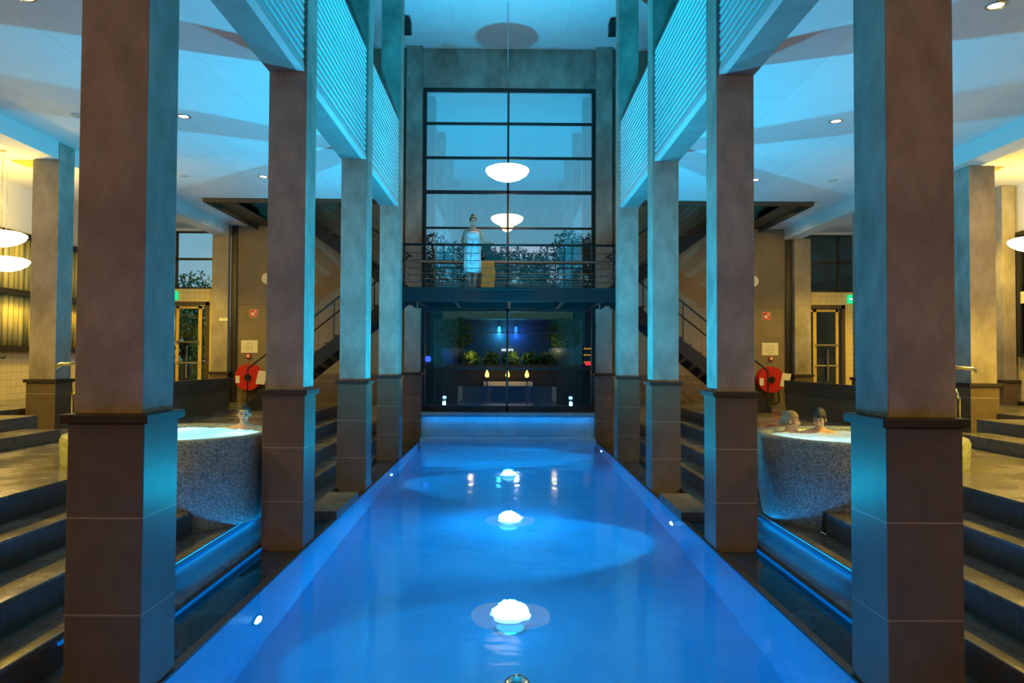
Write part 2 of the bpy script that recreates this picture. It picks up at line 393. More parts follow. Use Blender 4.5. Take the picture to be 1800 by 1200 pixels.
# far end: wet blue wall under the window, with a sill
struct(MB().box(-2.385, 2.385, YF, YF+.3, PFLOOR, -1.52), 'wall_waterfall', M['endwall'])
struct(MB().box(-2.385, 2.385, YF-.06, YF+.25, -1.55, -1.45), 'trim_sill', M['endwall'], bevel=.02)
struct(MB().box(-2.385, 2.385, 19.9, YF, PFLOOR, -2.13), 'trim_overflow_ledge', M['endwall'], bevel=.02)
# end wall: header, side fields, window
YW = 20.6
struct(MB().box(-2.95, 2.95, YW-.1, YW+.35, 7.62, ROOF), 'wall_header', M['concrete'])
for sd in (-1, 1):
    struct(MB().box(sd*2.85, sd*(7.75 if sd < 0 else 7.95), YW-.05, YW+.3, -2.4, ROOF), 'wall_back_'+wsides[sd], M['wall_concrete'])
    struct(MB().box(sd*2.4, sd*2.9, YW+.1, YW+.35, -2.4, 7.62), 'wall_jamb_'+wsides[sd], M['concrete'])
    struct(MB().box(sd*7.56 if sd < 0 else 7.76, sd*7.69 if sd < 0 else 7.9, YW-.12, YW-.05, FLOOR, CEIL), 'trim_gap_shade_'+wsides[sd], M['frame'])  # dark strip in place of the shaded gap beside the outer pillar
    # dark skirting on the back wall
    struct(MB().box(sd*2.9, sd*7.4, YW-.1, YW-.05, FLOOR, -.42), 'baseboard_back_'+wsides[sd], M['plinth'])
wf = MB()
wf.box(-2.40, -2.32, YW-.06, YW+.06, -1.45, 7.62).box(2.32, 2.40, YW-.06, YW+.06, -1.45, 7.62)
for z, t in ((7.60, .06), (6.63, .03), (5.66, .03), (4.69, .045), (3.68, .025), (2.70, .03), (1.5, .16), (.75, .012), (-.25, .03), (-1.37, .085)):
    wf.box(-2.36, 2.36, YW-.05, YW+.05, z-t, z+t)
wf.box(-.06, .0, YW-.05, YW+.05, -1.45, 7.62)
o = struct(wf, 'window_1', M['frame'])
g = MB()
g.box(-2.33, 2.33, YW-.006, YW+.006, 1.5, 7.6)
g.build('glass_pane', M['glass'], o)
MB().box(-2.33, 2.33, YW-.006, YW+.006, -1.4, 1.49).build('glass_pane', M['glass_smoke'], o)
# roof and ceilings
struct(MB().box(-10.6, 10.6, YB, YW+.35, ROOF, ROOF+.3), 'ceiling', M['ceiling'])
for sd in (-1, 1):
    mb = MB()
    mb.box(sd*2.94, sd*7.75, YB, 17.0, CEIL, CEIL+.45)
    mb.box(sd*7.0, sd*7.75, 17.0, YW, CEIL, CEIL+.45)
    struct(mb, 'ceiling_aisle_'+wsides[sd], M['ceiling'])
    struct(MB().box(sd*8.1, sd*10.6, YB, YW+.3, 3.62, 3.9), 'ceiling_outer_'+wsides[sd], M['ceiling'])
    # lining of the stair opening
    mb = MB(); mb.box(sd*2.94, sd*7.06, 16.94, 17.0, CEIL-.10, CEIL+.5); mb.box(sd*7.06, sd*7.0, 17.0, YW, CEIL-.10, CEIL+.5)
    mb.box(sd*2.94, sd*7.0, 17.0, 17.5, CEIL+.0, CEIL+.02); mb.box(sd*6.5, sd*7.0, 17.0, YW, CEIL+.0, CEIL+.02)
    struct(mb, 'trim_opening_'+wsides[sd], M['wood'])
    # beam over the outer pillars
    struct(MB().box(sd*7.74, sd*8.14, YB, YW, 3.39, CEIL+.2), 'beam_outer_'+wsides[sd], M['white'])
    struct(MB().box(sd*8.2, sd*8.4, YB, YW, 3.9, ROOF), 'wall_gallery_'+wsides[sd], M['concrete'])
# far outer bays: tiled wall, window above, doors
for sd in (-1, 1):
    S = wsides[sd]
    mb = MB(); mb.box(sd*8.15, sd*8.35, YW, YW+.2, OUTF, 1.93); mb.box(sd*9.45, sd*10.6, YW, YW+.2, OUTF, 1.93); mb.box(sd*8.35, sd*9.45, YW, YW+.2, 1.57, 1.93)
    struct(mb, 'wall_tiled_'+S, M['creamtile'])
    struct(MB().box(sd*8.1, sd*10.6, YW, YW+.2, 3.55, 3.9), 'wall_lintel_'+S, M['white'])
    wf = MB(); wf.box(sd*8.15, sd*10.5, YW+.03, YW+.1, 1.93, 1.98).box(sd*8.15, sd*10.5, YW+.03, YW+.1, 3.50, 3.55).box(sd*8.15, sd*10.5, YW+.03, YW+.1, 2.74, 2.80)
    for x in (8.17, 9.3, 10.46): wf.box(sd*(x-.03), sd*(x+.03), YW+.03, YW+.1, 1.93, 3.55)
    o = struct(wf, 'window_%d' % (2 if sd < 0 else 3), M['frame'])
    MB().box(sd*8.15, sd*10.5, YW+.06, YW+.07, 1.95, 3.53).build('glass_pane', M['glass_side'] if sd < 0 else M['glass_dark'], o)
    # glazed door
    d = MB(); d.box(sd*8.35, sd*8.45, YW-.03, YW+.12, OUTF, 1.57).box(sd*9.35, sd*9.45, YW-.03, YW+.12, OUTF, 1.57).box(sd*8.35, sd*9.45, YW-.03, YW+.12, 1.47, 1.57)
    o = struct(d, 'door_%d' % (1 if sd < 0 else 2), M['wood'])
    lf = MB(); lf.box(sd*8.56, sd*8.66, YW+.02, YW+.07, OUTF, 1.45).box(sd*9.2, sd*9.28, YW+.02, YW+.07, OUTF, 1.45).box(sd*8.5, sd*9.3, YW+.02, YW+.07, 1.38, 1.45).box(sd*8.5, sd*9.3, YW+.02, YW+.07, OUTF, OUTF+.12)
    lf.build('door_leaf', M['robe'], o)
    MB().box(sd*8.5, sd*9.3, YW+.04, YW+.05, OUTF, 1.45).build('glass_pane', M['glass_dark'], o)
    MB().box(sd*8.62, sd*9.25, YW-.02, YW+.02, .42, .47).cap((sd*8.95, YW-.03, -.55), (sd*8.95, YW-.03, .30), .022).box(sd*8.62, sd*9.25, YW-.02, YW+.02, -.15, -.11).build('push_bar', M['chrome'], o)
    # outer side wall: tiles below, ribbed glazing above, white upper field
    struct(MB().box(sd*10.4, sd*10.6, YB, YW+.2, FLOOR, .10), 'wall_side_tiled_'+S, M['creamtile_side'])
    struct(MB().box(sd*10.4, sd*10.6, YB, YW+.2, 2.62, 3.9), 'wall_side_upper_'+S, M['white'])
# left: ribbed windows in two tiers
wf = MB()
for z0, z1 in ((.10, .24), (1.30, 1.42), (2.54, 2.64)): wf.box(-10.44, -10.32, YB, YW, z0, z1)
for y in (2, 6, 10, 14, 18): wf.box(-10.44, -10.34, y-.04, y+.04, .1, 2.6)
o = struct(wf, 'window_4', M['frame'])
mb = MB()
for i in range(120):
    y = 1.0 + i*.165; mb.cap((-10.50, y, .2), (-10.50, y, 1.34), .085, .085, 8, False); mb.cap((-10.50, y, 1.38), (-10.50, y, 2.58), .085, .085, 8, False)
mb.build('ribbed_glass', M['blinds'], o, smooth=True)
struct(MB().box(-10.62, -10.6, YB, YW, .1, 2.62), 'wall_behind_ribbed_glass', M['wood'])
# right: clear dark glazing, pilaster, yellow band
wf = MB()
for z0, z1 in ((.10, .16), (2.56, 2.64), (-.86, -.80)): wf.box(10.44, 10.32, YB, 14.9, z0, z1)
for y in (2, 4.6, 7.2, 9.8, 12.4, 14.86): wf.box(10.44, 10.34, y-.04, y+.04, .1, 2.6)
o = struct(wf, 'window_5', M['frame'])
MB().box(10.39, 10.40, YB, 14.9, .1, 2.6).build('glass_pane', M['glass_dark'], o)
struct(MB().box(10.4, 10.6, 14.9, YW, .1, 2.62), 'wall_side_solid_right', M['concrete'])
struct(MB().box(10.36, 10.42, YB, 14.9, 1.18, 1.42), 'trim_band_right', M['creamtile_side'])
# room behind the camera
struct(MB().box(-10.6, 10.6, YB-.2, YB, FLOOR, ROOF), 'wall_rear', M['wood'])
struct(MB().box(-2.95, 2.95, YB, 2.6, CEIL, CEIL+.45), 'ceiling_rear', M['wood'])
struct(MB().box(-2.95, 2.95, 2.5, 2.62, CEIL, ROOF), 'wall_rear_upper', M['concrete'])

# ------------------------------------------------------------------ pillars
def pillar(x0, x1, y, zb, ztop, label, group=None, depth=W):
    t = thing('pillar', label, 'pillar', ((x0+x1)/2, y+depth/2, zb), group, 'thing')
    x0, x1 = min(x0, x1), max(x0, x1)
    MB().box(x0+H, x1-H, y+H, y+depth-H, ZC, ztop).build('shaft', M['concrete'], t, bevel=.006)
    MB().box(x0, x1, y, y+depth, zb, ZC-.06).build('plinth', M['plinth'], t, bevel=.006)
    MB().box(x0-.035, x1+.035, y-.035, y+min(depth+.035, .5+.035 if depth == W else depth), ZC-.06, ZC).build('cap_moulding', M['cap'], t, bevel=.006)
    return t
ORD = ['nearest', 'second', 'third', 'fourth', 'fifth']
for sd in (-1, 1):
    for i, y in enumerate(ROWS):
        yy = y - .07 if (sd > 0 and i == 0) else y
        lab = {0: 'large tiled concrete pillar nearest the camera on the %s of the pool',
               1: 'tiled concrete pillar second from the camera, beside the %s hot tub',
               2: 'tiled concrete pillar third from the camera on the pool\'s %s edge',
               3: 'slim looking blue pillar fourth in the %s row, at the end of the footbridge',
               4: 'brownish pillar flush with the end window, on its %s side'}[i] % wsides[sd]
        a, b_ = (X0, X0+W) if i < 4 else (X0-.035, X0+W-.035)
        pillar(sd*a, sd*b_, yy, ZB, ROOF, lab, None, W if i < 4 else .22)
    for i in (2, 3, 4):
        lab = {2: 'outer pillar by the two side steps, carrying the %s ceiling beam',
               3: 'outer pillar behind the nearest pillar, under the %s ceiling beam',
               4: 'outer pillar against the end wall next to the %s glazed door'}[i] % wsides[sd]
        off = 0 if sd < 0 else .2
        pillar(sd*(7.70+off), sd*(8.2+off), ROWS[i], FLOOR, 3.39, lab, None, W if i < 4 else .22)
        tt = MB().box(sd*(7.70+off+.025), sd*(7.76+off), ROWS[i]+H, ROWS[i]+(W if i < 4 else .22)-H, 3.39, CEIL); struct(tt, 'trim_pillar_head', M['concrete'])
t = pillar(10.05, 10.36, 14.9, OUTF, 3.62, 'yellow lit pilaster on the outer wall beside the dark glazing')
# ------------------------------------------------------------------ balustrades between the pillars
for sd in (-1, 1):
    for i in range(-1, 3):
        y0 = ROWS[i]+W if i >= 0 else 2.62; y1 = ROWS[i+1]
        if sd > 0 and i == 0: y0 -= .07
        if sd > 0 and i == -1: y1 -= .07
        which = {-1: 'above the nearest pillar, mostly overhead', 0: 'between the first and second pillars', 1: 'between the second and third pillars', 2: 'between the third and fourth pillars'}[i]
        t = thing('balustrade', 'cyan lit ribbed balustrade %s on the %s' % (which, wsides[sd]), 'balustrade', (sd*2.7, (y0+y1)/2, SOFF))
        MB().box(sd*2.56, sd*2.90, y0, y1, SOFF, CEIL+.5).box(sd*2.56, sd*2.62, y0, y1, CEIL+.4, 5.36).build('beam_soffit', M['beam'], t)
        pts = [(sd*2.56, 5.36), (sd*2.56, SOFF+.001)]; n = 20; z = SOFF+.05; pts += [(sd*2.475, SOFF+.001), (sd*2.475, z)]
        hh = (5.36-z)/n
        for k in range(n):
            pts += [(sd*2.505, z+.012), (sd*2.478, z+.02), (sd*2.492, z+hh)]; z += hh
        MB().prism(pts, y0, y1).build('ribbed_panel', M['rib'], t)
        MB().cap((sd*2.53, y0, 5.41), (sd*2.53, y1, 5.41), .028, .028, 10, False).box(sd*2.50, sd*2.56, y0, y1, 5.355, 5.375).build('handrail', M['steel_dark'], t)
# ------------------------------------------------------------------ footbridge
t = thing('footbridge', 'dark steel footbridge crossing above the far end of the pool', 'bridge', (0, 18.4, 1.33))
MB().box(-2.45, 2.45, 16.99, 19.95, 1.52, 1.62).build('deck', M['steel_dark'], t)
MB().box(-2.46, 2.46, 16.94, 17.0, 1.335, 1.655).box(-2.46, 2.46, 16.90, 16.94, 1.60, 1.655).build('fascia', M['steel_dark'], t, bevel=.006)
mb = MB()
for x in (-2.2, -1.3, 0, 1.3, 2.2): mb.box(x-.05, x+.05, 17.0, 19.95, 1.38, 1.52)
mb.box(-2.45, 2.45, 19.89, 19.95, 1.38, 1.64); mb.build('joist', M['steel_dark'], t)
def rail(yr, name, posts, rods):
    r = MB().cap((-2.46, yr, 2.64), (2.46, yr, 2.64), .028, .028, 12, False).build('handrail', M['steel_dark'] if yr < 18 else M['steel_lit'], t, smooth=True)
    for x in posts:
        MB().box(x-.008, x+.008, yr-.02, yr+.02, 1.5, 2.63).build('post', M['steel_dark'], t)
    for z in rods:
        MB().cap((-2.46, yr, z), (2.46, yr, z), .007, .007, 6, False).build('rod', M['steel_lit'] if yr > 18 else M['steel_dark'], t)
rail(16.95, 'front', (-2.4, -1.29, -.02, 1.27, 2.4), (2.45, 2.28, 2.1, 1.93, 1.77))
rail(19.93, 'rear', (-2.3, -1.3, -.02, 1.27, 2.3), (2.47, 2.33, 2.18, 2.03, 1.88, 1.74))
# robe over the rear rail
mb = MB(); n = 14
for f in (0, 1):
    pass
prof = []
for k in range(9):
    z = 1.86 + k*.1
    prof.append(z)
rows_ = []
for side_y, zs in ((19.86, [1.72, 1.85, 2.0, 2.2, 2.4, 2.6, 2.68]), (20.0, [2.68, 2.6, 2.4, 2.2, 2.05])):
    for z in zs:
        rr = []
        for i in range(n):
            u = i/(n-1); x = -.74 + .37*u + .02*math.sin(z*9)
            rr.append(mb.bm.verts.new((x, side_y + .02*math.sin(u*14+z*2)*(2.7-z), z)))
        rows_.append(rr)
for A, B in zip(rows_, rows_[1:]):
    for i in range(n-1): mb.bm.faces.new((A[i], A[i+1], B[i+1], B[i]))
o = mb.build('bathrobe', M['robe'], smooth=True); tag(o, 'yellow brown bathrobe hung over the rear bridge railing behind the woman', 'bathrobe')
md = o.modifiers.new('thick', 'SOLIDIFY'); md.thickness = .012
# ------------------------------------------------------------------ staircases
for sd in (-1, 1):
    S = wsides[sd]
    xa, xb = 6.1, 2.5; z0, z1 = FLOOR, 1.62; y0, y1 = 17.2, 18.6; n = 16
    t = thing('staircase', 'dark open staircase rising from the %s aisle to the footbridge' % S, 'staircase', (sd*4.3, 17.9, FLOOR))
    sl = (z1-z0)/(xa-xb)
    for yy in (y0, y1-.06):
        MB().prism([(sd*(xa+.05), z0), (sd*(xa-.35), z0), (sd*xb, z1-.24), (sd*xb, z1+.03), (sd*(xa+.05), z0+.14)], yy, yy+.06).build('stringer', M['steel_dark'], t)
    for k in range(n):
        z = z0 + (z1-z0)*(k+1)/n; x = xa - (xa-xb)*(k+.5)/n
        MB().box(sd*(x-.14), sd*(x+.13), y0+.06, y1-.06, z-.04, z).build('tread', M['wood'], t)
    for yy in (y0+.03, y1-.03):
        h = MB(); h.tube([(sd*(xa-.02), yy, z0+.98), (sd*xb, yy, z1+1.0)], .022).tube([(sd*(xa-.02), yy, z0+.98), (sd*(xa-.02), yy, z0)], .018)
        h.build('handrail', M['steel_dark'], t, smooth=True)
        for q in (.3, .56, .82):
            x = xa-(xa-xb)*q; z = z0+(z1-z0)*q
            MB().cap((sd*x, yy, z), (sd*x, yy, z+1.0), .014).build('post', M['steel_dark'], t)
    # upper flight
    xa, xb = 2.5, 6.0; z0, z1 = 1.62, CEIL+.45; y0, y1 = 18.75, 20.1; n = 14
    t = thing('staircase', 'upper stair flight climbing from the footbridge through the %s ceiling opening' % S, 'staircase', (sd*4.2, 19.4, 1.62))
    for yy in (y0, y1-.06):
        MB().prism([(sd*xa, z0-.26), (sd*xa, z0+.04), (sd*xb, z1+.04), (sd*xb, z1-.26)], yy, yy+.06).build('stringer', M['steel_dark'], t)
    for k in range(n):
        z = z0 + (z1-z0)*(k+1)/n; x = xa + (xb-xa)*(k+.5)/n
        MB().box(sd*(x-.14), sd*(x+.14), y0+.06, y1-.06, z-.04, z).build('tread', M['wood'], t)
    h = MB(); h.tube([(sd*xa, y0+.03, z0+1.0), (sd*xb, y0+.03, z1+1.0)], .022); h.build('handrail', M['steel_dark'], t, smooth=True)
    for q in (.15, .45, .75):
        x = xa+(xb-xa)*q; z = z0+(z1-z0)*q
        MB().cap((sd*x, y0+.03, z), (sd*x, y0+.03, z+1.0), .014).build('post', M['steel_dark'], t)
    for k in range(5):
        MB().cap((sd*xa, y0+.03, z0+.2+.16*k), (sd*xb, y0+.03, z1+.2+.16*k), .006, .006, 6).build('rod', M['steel_dark'], t)
    # guard railing round the opening upstairs
    t = thing('guard_railing', 'horizontal bar railing around the %s stair opening upstairs' % S, 'railing', (sd*7.05, 18.8, CEIL+.45))
    for x_, y_ in ((7.08, 17.0), (7.08, 18.7), (7.08, 20.4)): MB().cap((sd*x_, y_, CEIL+.45), (sd*x_, y_, CEIL+1.5), .018).build('post', M['steel_dark'], t)
    for k in range(9): MB().cap((sd*7.08, 17.0, CEIL+.55+.11*k), (sd*7.08, 20.4, CEIL+.55+.11*k), .02 if k == 8 else .011, None, 8).build('rod', M['steel_dark'], t)
# ------------------------------------------------------------------ hot tubs
TUB = {-1: (-4.17, 9.2), 1: (4.33, 9.2)}
RIM, TR = -.925, 1.22
for sd in (-1, 1):
    x, y = TUB[sd]
    t = thing('hot_tub', 'round speckled mosaic hot tub on the %s steps, %s' % (wsides[sd], 'one man inside' if sd < 0 else 'a couple inside'), 'hot tub', (x, y, -1.94))
    MB().lathe([(1.12, -1.94), (1.19, -1.5), (TR, RIM-.03), (TR-.03, RIM), (TR-.17, RIM), (TR-.2, RIM-.03), (TR-.24, -1.30), (.55, -1.32), (.53, -1.75), (0, -1.75)], (x, y, 0), 96, False).build('tub_shell', M['mosaic'], t, smooth=True)
    MB().lathe([(TR-.005, RIM-.03), (TR-.02, RIM+.012), (TR-.16, RIM+.012), (TR-.19, RIM-.02)], (x, y, 0), 96, False).build('rim', M['mosaic'], t, smooth=True)
    # bubbling water
    mb = MB(); R = []; nr, na = 26, 90; rad = TR-.185
    for k in range(1, nr+1):
        r = rad*k/nr
        ring = []
        for i in range(na):
            a = 2*PI*i/na; px, py = r*math.cos(a), r*math.sin(a)
            hgt = .035*mnoise.noise(Vector((px*4, py*4, sd*3))) + .02*mnoise.noise(Vector((px*11, py*11, 5))) + .012*mnoise.noise(Vector((px*27, py*27, 9)))
            ring.append(mb.bm.verts.new((x+px, y+py, RIM-.035+hgt*(1-.6*(k/nr)**6))))
        R.append(ring)
    cv = mb.bm.verts.new((x, y, RIM-.03))
    for i in range(na): mb.bm.faces.new((cv, R[0][i], R[0][(i+1) % na]))
    for A, B in zip(R, R[1:]):
        for i in range(na): mb.bm.faces.new((A[i], B[i], B[(i+1) % na], A[(i+1) % na]))
    o = mb.build('bubbling_water', M['foam'], smooth=True); tag(o, 'bright white bubbling water filling the %s hot tub' % wsides[sd], 'water', None, 'stuff')
    for a in (20, 110, 200, 290):
        lamp('POINT', 'tub_lamp', (x+.75*math.cos(math.radians(a)), y+.75*math.sin(math.radians(a)), RIM-.3), (.12, .72, 1), 30, .06)
    # grab rail
    ax_, ay_ = x+sd*.72, y-.90; bx_, by_ = x+sd*.55, y-.66; G = lambda q, z: (ax_+(bx_-ax_)*q, ay_+(by_-ay_)*q, z)
    o = MB().tube([G(0, RIM), G(0, -.42), G(.1, -.33), G(.3, -.28), G(.7, -.28), G(.9, -.33), G(1, -.42), G(1, RIM-.3)], .03, 12).build('grab_rail', M['chrome'], smooth=True)
    tag(o, 'bent stainless grab rail beside the %s hot tub' % wsides[sd], 'rail')
for sd in (-1, 1):
    x, y = TUB[sd]; p = lambda dx, z: (x+sd*(.60+dx), y-.88, z)
    o = MB().tube([p(0, RIM), p(0, -.14), p(.03, -.08), p(.10, -.06), p(.30, -.08), p(.34, -.11)], .022, 10).build('water_spout', M['chrome'], smooth=True)
    tag(o, 'curved stainless water spout on the rim of the %s hot tub' % wsides[sd], 'spout')
# raised kerb blocks at the water
for sd in (-1, 1):
    o = MB().box(sd*2.40, sd*2.86, 10.33, 11.8, -2.262, -2.12).build('kerb_block', M['slate'], bevel=.01)
    tag(o, 'low tiled kerb block at the water between second and third %s pillars' % wsides[sd], 'kerb block', None, 'thing')
# led strips under step edges
for sd in (-1, 1):
    for (xe, ze), nm in zip(EDGES[3:5], ('upper', 'lower')):
        o = MB().box(sd*(xe-.012), sd*(xe-.03), 5.2, 9.4, ze-.065, ze-.045).build('led_strip', M['ledstrip'])
        tag(o, 'blue light strip under the %s wet step edge on the %s' % (nm, wsides[sd]), 'light strip')
# ------------------------------------------------------------------ pool lights and jets
for k, (sd, y) in enumerate(WALL_LIGHTS):
    lab = ['round white pool wall light nearest on the left', 'round pool wall light below the second right pillar', 'small pool wall light near the third left pillar', 'tiny bright pool wall light by the far right corner', 'pool wall light outside the near right corner'][k]
    t = thing('pool_light', lab, 'pool light', (sd*2.41, y, -3.0))
    MB().disc((sd*2.405, y, -2.94), .10, 'x', .02).build('trim_ring', M['chrome'], t)
    MB().ell((sd*2.395, y, -2.94), (.025, .075, .075)).build('lens', M['poolbulb'], t, smooth=True)
def jet(y, hgt, r, label):
    t = thing('water_jet', label, 'water jet', (0, y, WATER))
    na = 48
    nz = lambda a, k, f: mnoise.noise(Vector((math.cos(a)*f, math.sin(a)*f, k*.9+y)))
    def rings(prof, lift):
        mb = MB(); R = []
        for k, (q, z) in enumerate(prof):
            R.append([mb.bm.verts.new((q*r*(1+lift*nz(2*PI*i/na, k, 1.6))*math.cos(2*PI*i/na), y+q*r*(1+lift*nz(2*PI*i/na, k, 1.6))*math.sin(2*PI*i/na), WATER+z*(1+.3*nz(2*PI*i/na, k, 2.5)))) for i in range(na)])
        for A, B in zip(R, R[1:]):
            for i in range(na): mb.bm.faces.new((A[i], A[(i+1) % na], B[(i+1) % na], B[i]))
        mb.bm.faces.new(R[-1]); return mb
    rings([(1, -.01), (.95, .012), (.8, .02), (.6, .022), (.44, .02)], .12).build('splash_ring', M['splash'], t, smooth=True)
    rings([(.50, -.01), (.45, .25*hgt), (.38, .55*hgt), (.28, .8*hgt), (.16, .95*hgt), (.05, hgt)], .5).build('foam', M['foam'], t, smooth=True)
    lamp('POINT', 'jet_lamp', (0, y, WATER+.05), (.22, .75, 1), 12, .04)
jet(JETS[0], .12, .36, 'tall glowing water jet nearest the camera in the pool')
jet(JETS[1], .12, .36, 'glowing water jet in the middle of the pool')
jet(JETS[2], .10, .30, 'smallest glowing water jet towards the far end window')
for k, y in enumerate(FLOOR_FILLS):
    lab = ['nearest to the big water jet', 'behind the middle water jet', 'behind the farthest water jet', 'right at the near end'][k]
    t = thing('floor_fill_light', 'round lamp added in the pool floor for its halo, '+lab, 'pool light', (0, y, PFLOOR))  # fixture added for the glow on the pool floor
    MB().lathe([(.17, PFLOOR), (.17, PFLOOR+.02), (.14, PFLOOR+.025)], (0, y, 0), 32, False).build('trim_ring', M['chrome'], t)
    MB().disc((0, y, PFLOOR+.012), .145, 'z', .02).build('lens', glowing('floor_lens', (0, .55, 1), 1.6), t)
o = MB().lathe([(.10, -3.75), (.10, -2.22), (.095, -2.17), (.07, -2.135), (.035, -2.115), (0, -2.11)], (.03, 4.98, 0), 32, False).build('pool_spout', M['chrome'], smooth=True)
tag(o, 'domed stainless spout rising at the near end of the pool', 'spout')
# ------------------------------------------------------------------ lamps
def pendant(x, y, z, r, top, label, group=None):
    t = thing('pendant_lamp', label, 'lamp', (x, y, z), group)
    MB().lathe([(0, -.19*r/.53), (.25*r, -.18*r/.53), (.6*r, -.12*r/.53), (.9*r, -.02*r/.53), (r, .07*r/.53), (.97*r, .11*r/.53), (.8*r, .15*r/.53), (.4*r, .18*r/.53), (0, .19*r/.53)], (x, y, z), 48).build('lamp_shade', M['lamp_glass'], t, smooth=True)
    MB().cap((x, y, z+.15*r/.53), (x, y, top), .008, .008, 8, False).build('cord', M['chrome'], t)
    MB().disc((x, y, top-.02), .06, 'z', .04).build('ceiling_rose', M['whitepaint'], t)
    lamp('POINT', 'pendant_light', (x, y, z-.3*r), WARM, 70, .2)
    if abs(x) > 5: lamp('POINT', 'ceiling_fill', (x, y, 2.75), AMBER, 120, .1)  # unseen lamp by the cord, added to warm the outer ceiling
pendant(-.05, 17.6, 4.46, .525, ROOF, 'white glowing pendant lamp hanging high over the footbridge')
pendant(-8.9, 12.9, 2.07, .40, 3.62, 'nearer glowing dish pendant at the ribbed left windows')
pendant(-9.49, 13.9, 1.75, .40, 3.62, 'farther glowing dish pendant at the ribbed left windows')
pendant(9.6, 13.4, 2.16, .40, 3.62, 'glowing dish pendant beside the dark glazing on the right')
for sd in (-1, 1):
    for x, y, lit in ((5.0, 7.5, 1), (5.0, 11.2, 1), (5.0, 14.9, 1), (6.6, 14.9, 0), (6.6, 11.2, 0)):
        side = wsides[sd]
        t = thing('downlight', ('lit' if lit else 'unlit') + ' round downlight in the %s aisle ceiling' % side + {7.5: ' nearest the camera', 11.2: ', middle of the run', 14.9: ' near the stair opening'}[y], 'downlight', (sd*x, y, CEIL-.03))
        MB().lathe([(.10, CEIL), (.10, CEIL-.012), (.078, CEIL-.014), (.07, CEIL-.004)], (sd*x, y, 0), 32, False).build('bezel', M['chrome'] if lit else M['rib'], t, smooth=True)
        MB().disc((sd*x, y, CEIL-.004), .07, 'z', .004).build('lens', M['downlight'] if lit else M['rib'], t)
        if lit: lamp('SPOT', 'downlight_beam', (sd*x, y, CEIL-.03), AMBER, 90, .05, (sd*x, y, 0), math.radians(100), .8)
    lamp('SPOT', 'stair_light', (sd*6.6, 17.6, CEIL-.05), AMBER, 130, .08, (sd*7.0, 20.6, .2), math.radians(120), .8)
    t = MB().box(sd*8.75, sd*9.15, 13.5, 13.95, 3.595, 3.62)
    for k in range(7): t.box(sd*8.78, sd*9.12, 13.54+.055*k, 13.565+.055*k, 3.585, 3.60)
    o = t.build('ceiling_vent', M['robe']); tag(o, 'square louvred ceiling vent over the %s outer bay' % wsides[sd], 'vent')
    t = thing('ceiling_speaker', 'small black speaker box under the roof beside the %s end pillar' % wsides[sd], 'speaker', (sd*2.62, 18.6, 8.3))
    MB().box(sd*2.52, sd*2.72, 18.45, 18.75, 8.30, 8.62).build('body', M['black'], t, bevel=.015)
    MB().cap((sd*2.62, 18.6, 8.62), (sd*2.62, 18.6, ROOF), .015).build('bracket', M['steel_dark'], t)
